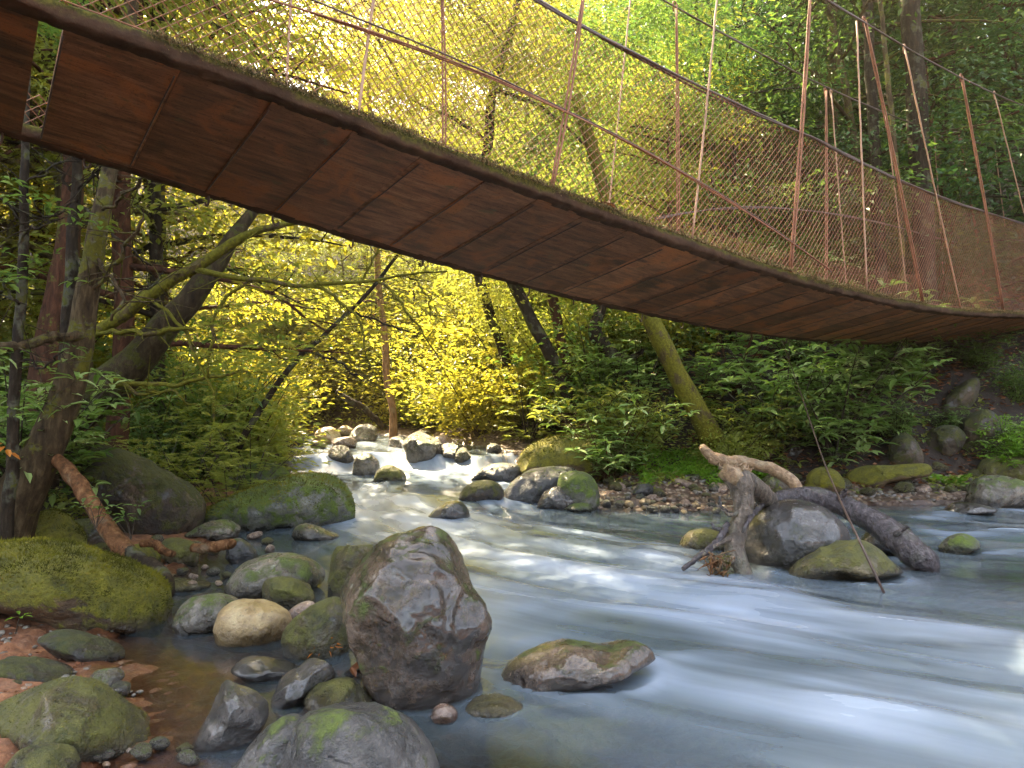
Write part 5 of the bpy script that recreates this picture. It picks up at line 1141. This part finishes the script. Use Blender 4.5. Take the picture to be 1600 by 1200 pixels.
# ------------------------------------------------------------------ driftwood and fallen wood
def wood(name, label, cat, paths, mat, org_i=0, extra=None, rough=.16, seed=0, sides=12):
    P, r = pxpath(paths[0], wob=.015, seed=seed, n=34); r = r * (.85 if name == 'driftwood' else 1.); org = P[-1]
    t = empty(name, org); tag(t, label, cat); mb = MB(); tube(mb, P - org, r, sides, rough=rough, seed=seed); link('stem', mb.mesh('stem', M[mat]), t)
    for q, pp in enumerate(paths[1:]):
        P2, r2 = pxpath(pp, wob=.012, seed=seed + q + 3, n=20); mb = MB(); tube(mb, P2 - org, r2, 9, rough=.18, seed=q + seed); link('branch', mb.mesh('branch', M[mat]), t)
    if extra: extra(t, org)
    return t
def broken_top(t, org):
    mb = MB(); rg = np.random.default_rng(3)
    c_ = at(1150, 738, 5.75) - org
    for i in range(70):
        a = rg.random() * 6.28; d = np.array([math.cos(a), math.sin(a) * .7, rg.uniform(-.35, .55)]); p = c_ + d * rg.uniform(.02, .09) * np.array([1, 1, .6]); l = rg.uniform(.05, .12)
        tube(mb, np.array([p, p + unit(d + rg.normal(size=3) * .5) * l * .5, p + unit(d + rg.normal(size=3) * .8) * l * .8]), np.array([.018, .013, .003]), 5)
    tube(mb, np.array([c_ + [-.06, 0, -.09], c_ + [0, 0, 0], c_ + [.02, 0, .04]]), np.array([.115, .135, .06]), 12, rough=.5, seed=4)
    link('broken_top', mb.mesh('broken_top', M['drift_pale']), t)
wood('driftwood', 'forked grey driftwood stump with a splintered tan top', 'driftwood', [[(1150,742,5.75,25),(1158,765,5.72,22),(1161,790,5.7,18),(1155,820,5.66,17),(1147,845,5.62,18),(1150,868,5.58,17),(1160,890,5.54,15),(1170,912,5.5,12)], [(1160,752,5.75,17),(1178,760,5.85,16),(1193,775,6.05,15),(1205,790,6.25,14),(1212,808,6.4,12)], [(1147,840,5.62,6),(1125,848,5.52,4),(1096,868,5.46,2)], [(1150,868,5.56,6),(1130,884,5.47,4),(1108,903,5.4,2)], [(1156,800,5.66,4),(1140,806,5.6,3),(1130,798,5.56,1.5)]], 'drift_grey', extra=broken_top, seed=2)
wood('driftwood', 'heavy dark wet driftwood log lying over the shiny boulder into the water', 'driftwood', [[(1205,782,6.25,12),(1235,776,6.3,15),(1270,776,6.3,17),(1310,788,6.25,20),(1350,806,6.1,22),(1385,830,5.95,24),(1415,855,5.82,25),(1440,874,5.75,24),(1452,884,5.72,20),(1458,900,5.7,12)], [(1310,782,6.2,6),(1318,770,6.15,4),(1322,764,6.1,2)], [(1240,782,6.3,6),(1222,790,6.2,4),(1208,806,6.1,2)], [(1400,836,5.8,5),(1412,828,5.75,3),(1420,824,5.7,1.5)]], 'drift_wet', seed=3, rough=.26)
wood('driftwood', 'pale curved driftwood branch with a broken end pointing at the bushes', 'driftwood', [[(1096,697,6.9,6),(1108,710,6.85,9),(1130,720,6.8,11),(1160,723,6.75,11),(1190,728,6.65,11),(1215,738,6.55,11),(1237,752,6.45,11),(1250,768,6.4,10),(1255,785,6.35,9)], [(1130,722,6.8,7),(1118,722,6.8,6),(1108,720,6.8,3)]], 'drift_pale', seed=5)
wood('driftwood', 'thin dark wet stick slanting into white water left of the forked stump', 'stick', [[(1138,818,5.6,5),(1125,840,5.55,7),(1108,858,5.5,7),(1085,875,5.46,5),(1066,888,5.42,4)], [(1135,828,5.6,4),(1118,825,5.6,3),(1112,818,5.6,2)]], 'drift_wet', seed=6)
wood('driftwood', 'dark stick between the forked stump and the shiny boulder', 'stick', [[(1204,776,6.3,2),(1182,797,5.8,5),(1168,812,5.55,4.5),(1160,832,5.5,2)]], 'drift_wet', seed=7)
wood('driftwood', 'bent dark twig standing left of the forked stump', 'twig', [[(1125,776,6.6,2.2),(1124,790,6.6,2.6),(1138,800,6.5,2.6),(1150,806,6.4,2)]], 'drift_wet', seed=8)
def debris():
    rg = np.random.default_rng(21); c0 = at(1122, 880, 5.42); mb = MB()
    for i in range(60):
        p = c0 + rg.normal(size=3) * np.array([.055, .05, .045]); d = unit(rg.normal(size=3) * np.array([1, .6, .8])); l = rg.uniform(.06, .2)
        tube(mb, np.array([p - d * l / 2, p + rg.normal(size=3) * .012, p + d * l / 2]), np.array([.002, rg.uniform(.004, .012), .002]), 5)
    o = link('debris_clump', mb.mesh('debris_clump', M['fallen']), loc=(0, 0, 0)); tag(o, 'tangle of brown bark and twigs caught at the foot of the forked stump', 'debris')
debris()
wood('fallen_branch', 'bare orange brown branch slanting down to the mossy boulder', 'branch', [[(78,702,5.4,8),(100,728,5.35,11),(125,760,5.25,12),(148,795,5.15,12),(170,828,5.05,13),(188,852,4.98,14),(205,868,4.92,13)]], 'fallen', seed=10)
wood('tree_root', 'dark root running from the fallen branch behind the huge mossy boulder', 'root', [[(195,860,4.95,11),(220,874,4.85,11),(245,890,4.7,11),(262,906,4.55,10),(266,928,4.45,8)]], 'bark', seed=11)
wood('small_log', 'short brown log resting on stones by the inlet', 'log', [[(300,858,5.6,7),(325,856,5.6,8),(345,853,5.6,8),(362,851,5.6,8)]], 'fallen', seed=12)
wood('small_log', 'broken brown stick behind the square olive stone', 'stick', [[(222,850,5.5,5),(238,848,5.5,6),(252,858,5.5,6),(270,866,5.5,5)]], 'fallen', seed=13)
mb = MB()
# fallen leaves one can point to
def one_leaf(p, ln, mat, label, rz, tilt=.2, name='fallen_leaf'):
    mb = MB(); add_leaves(mb, np.array([[0, 0, 0.]]), np.array([[math.cos(rz), math.sin(rz), tilt]]), np.array([[.1, -.3, 1.]]), ln, ln * .45, True, np.array([.6]), .1)
    o = link(name, mb.mesh(name, M[mat], False), loc=p); tag(o, label, 'leaf')
one_leaf(bpt(np.array(plane_hit(930, 318, 0)[0]), np.array(.05), .015), .28, 'leaf_dead', 'large curled red brown leaf lying on the bridge edge', .55, .12)
one_leaf(bpt(np.array(plane_hit(875, 296, 0)[0]), np.array(.04), .012), .10, 'leaf_orange', 'small orange leaf on the bridge edge beside a hanger', 2.2, .1)
for q, (px, py, Y) in enumerate([(5, 700, 4.9)]):
    for j in range(4): one_leaf(at(px + j * 3, py + j * 5 - 8, Y), .09, 'leaf_orange', 'orange dead leaf of the bunch at the left edge', 3.8 + j * .9, -.6); bpy.context.scene.collection.objects[-1]['group'] = 'orange leaves at the left edge'
for px, py, w, rz in [(548, 1052, .09, 1.), (556, 1058, .07, 2.2)]: 
    o_ = one_leaf(onz(px, py, .06), w, 'leaf_dead', 'wet brown leaf caught between stones at the tall boulder foot', rz, .5); bpy.context.scene.collection.objects[-1]['group'] = 'wet leaves at the tall boulder'
mb = MB(); rg = np.random.default_rng(4)
for i in range(26):
    d = rg.normal(size=3); p = onz(508, 1006, .05) + d * .025; add_leaves(mb, np.array([p]), np.array([d]), rg.normal(size=(1, 3)), .05, .012)
o = link('red_plant', mb.mesh('red_plant', M['leaf_orange'], False)); tag(o, 'small tuft of red rootlets in the gap beside the tall boulder', 'plant')

# ------------------------------------------------------------------ light
AZ, EL = R(-38), R(49)
sd_ = Vector((math.sin(AZ) * math.cos(EL), math.cos(AZ) * math.cos(EL), math.sin(EL)))
sun = bpy.data.lights.new('sun', 'SUN'); sun.energy = 5.0; sun.angle = R(.6); sun.color = (1, .83, .54)
so = bpy.data.objects.new('sun', sun); C.objects.link(so); so.rotation_euler = sd_.to_track_quat('Z', 'Y').to_euler()
world = bpy.data.worlds.new('World'); scene.world = world; world.use_nodes = True
wt = world.node_tree; bg = wt.nodes['Background']; sky = wt.nodes.new('ShaderNodeTexSky'); sky.sky_type = 'NISHITA'; sky.sun_disc = False
sky.sun_elevation = EL; sky.sun_rotation = AZ % (2 * math.pi); sky.air_density = 1.; sky.dust_density = 3.
hs = wt.nodes.new('ShaderNodeHueSaturation'); hs.inputs['Saturation'].default_value = .6; wt.links.new(sky.outputs[0], hs.inputs['Color']); wt.links.new(hs.outputs[0], bg.inputs[0]); bg.inputs[1].default_value = .15
scene.view_settings.view_transform = 'Standard'; scene.view_settings.look = 'None'; scene.view_settings.exposure = 3.35; scene.view_settings.gamma = 1
cy = scene.cycles
cy.max_bounces = 8; cy.diffuse_bounces = 4; cy.transmission_bounces = 6; cy.transparent_max_bounces = 8; cy.glossy_bounces = 3; cy.caustics_reflective = False; cy.caustics_refractive = False
cy.sample_clamp_indirect = 6.
cy.use_denoising = True

HAZE = .0029
if HAZE:
    mb = MB(); x0, x1, y0, y1, z0, z1 = -95, 95, -13, 115, -3, 55
    V = [(x, y, z) for z in (z0, z1) for x, y in ((x0, y0), (x1, y0), (x1, y1), (x0, y1))]
    mb.add(V, None, [(0, 3, 2, 1), (4, 5, 6, 7), (0, 1, 5, 4), (1, 2, 6, 5), (2, 3, 7, 6), (3, 0, 4, 7)])
    hm = bpy.data.materials.new('haze'); hm.use_nodes = True; t = hm.node_tree
    for n in list(t.nodes): t.nodes.remove(n)
    ou = t.nodes.new('ShaderNodeOutputMaterial'); pv = t.nodes.new('ShaderNodeVolumePrincipled')
    pv.inputs['Color'].default_value = (1, .80, .52, 1); pv.inputs['Density'].default_value = HAZE; pv.inputs['Anisotropy'].default_value = .87
    t.links.new(pv.outputs[0], ou.inputs['Volume'])
    o = link('haze', mb.mesh('haze', hm, False)); tag(o, kind='stuff')
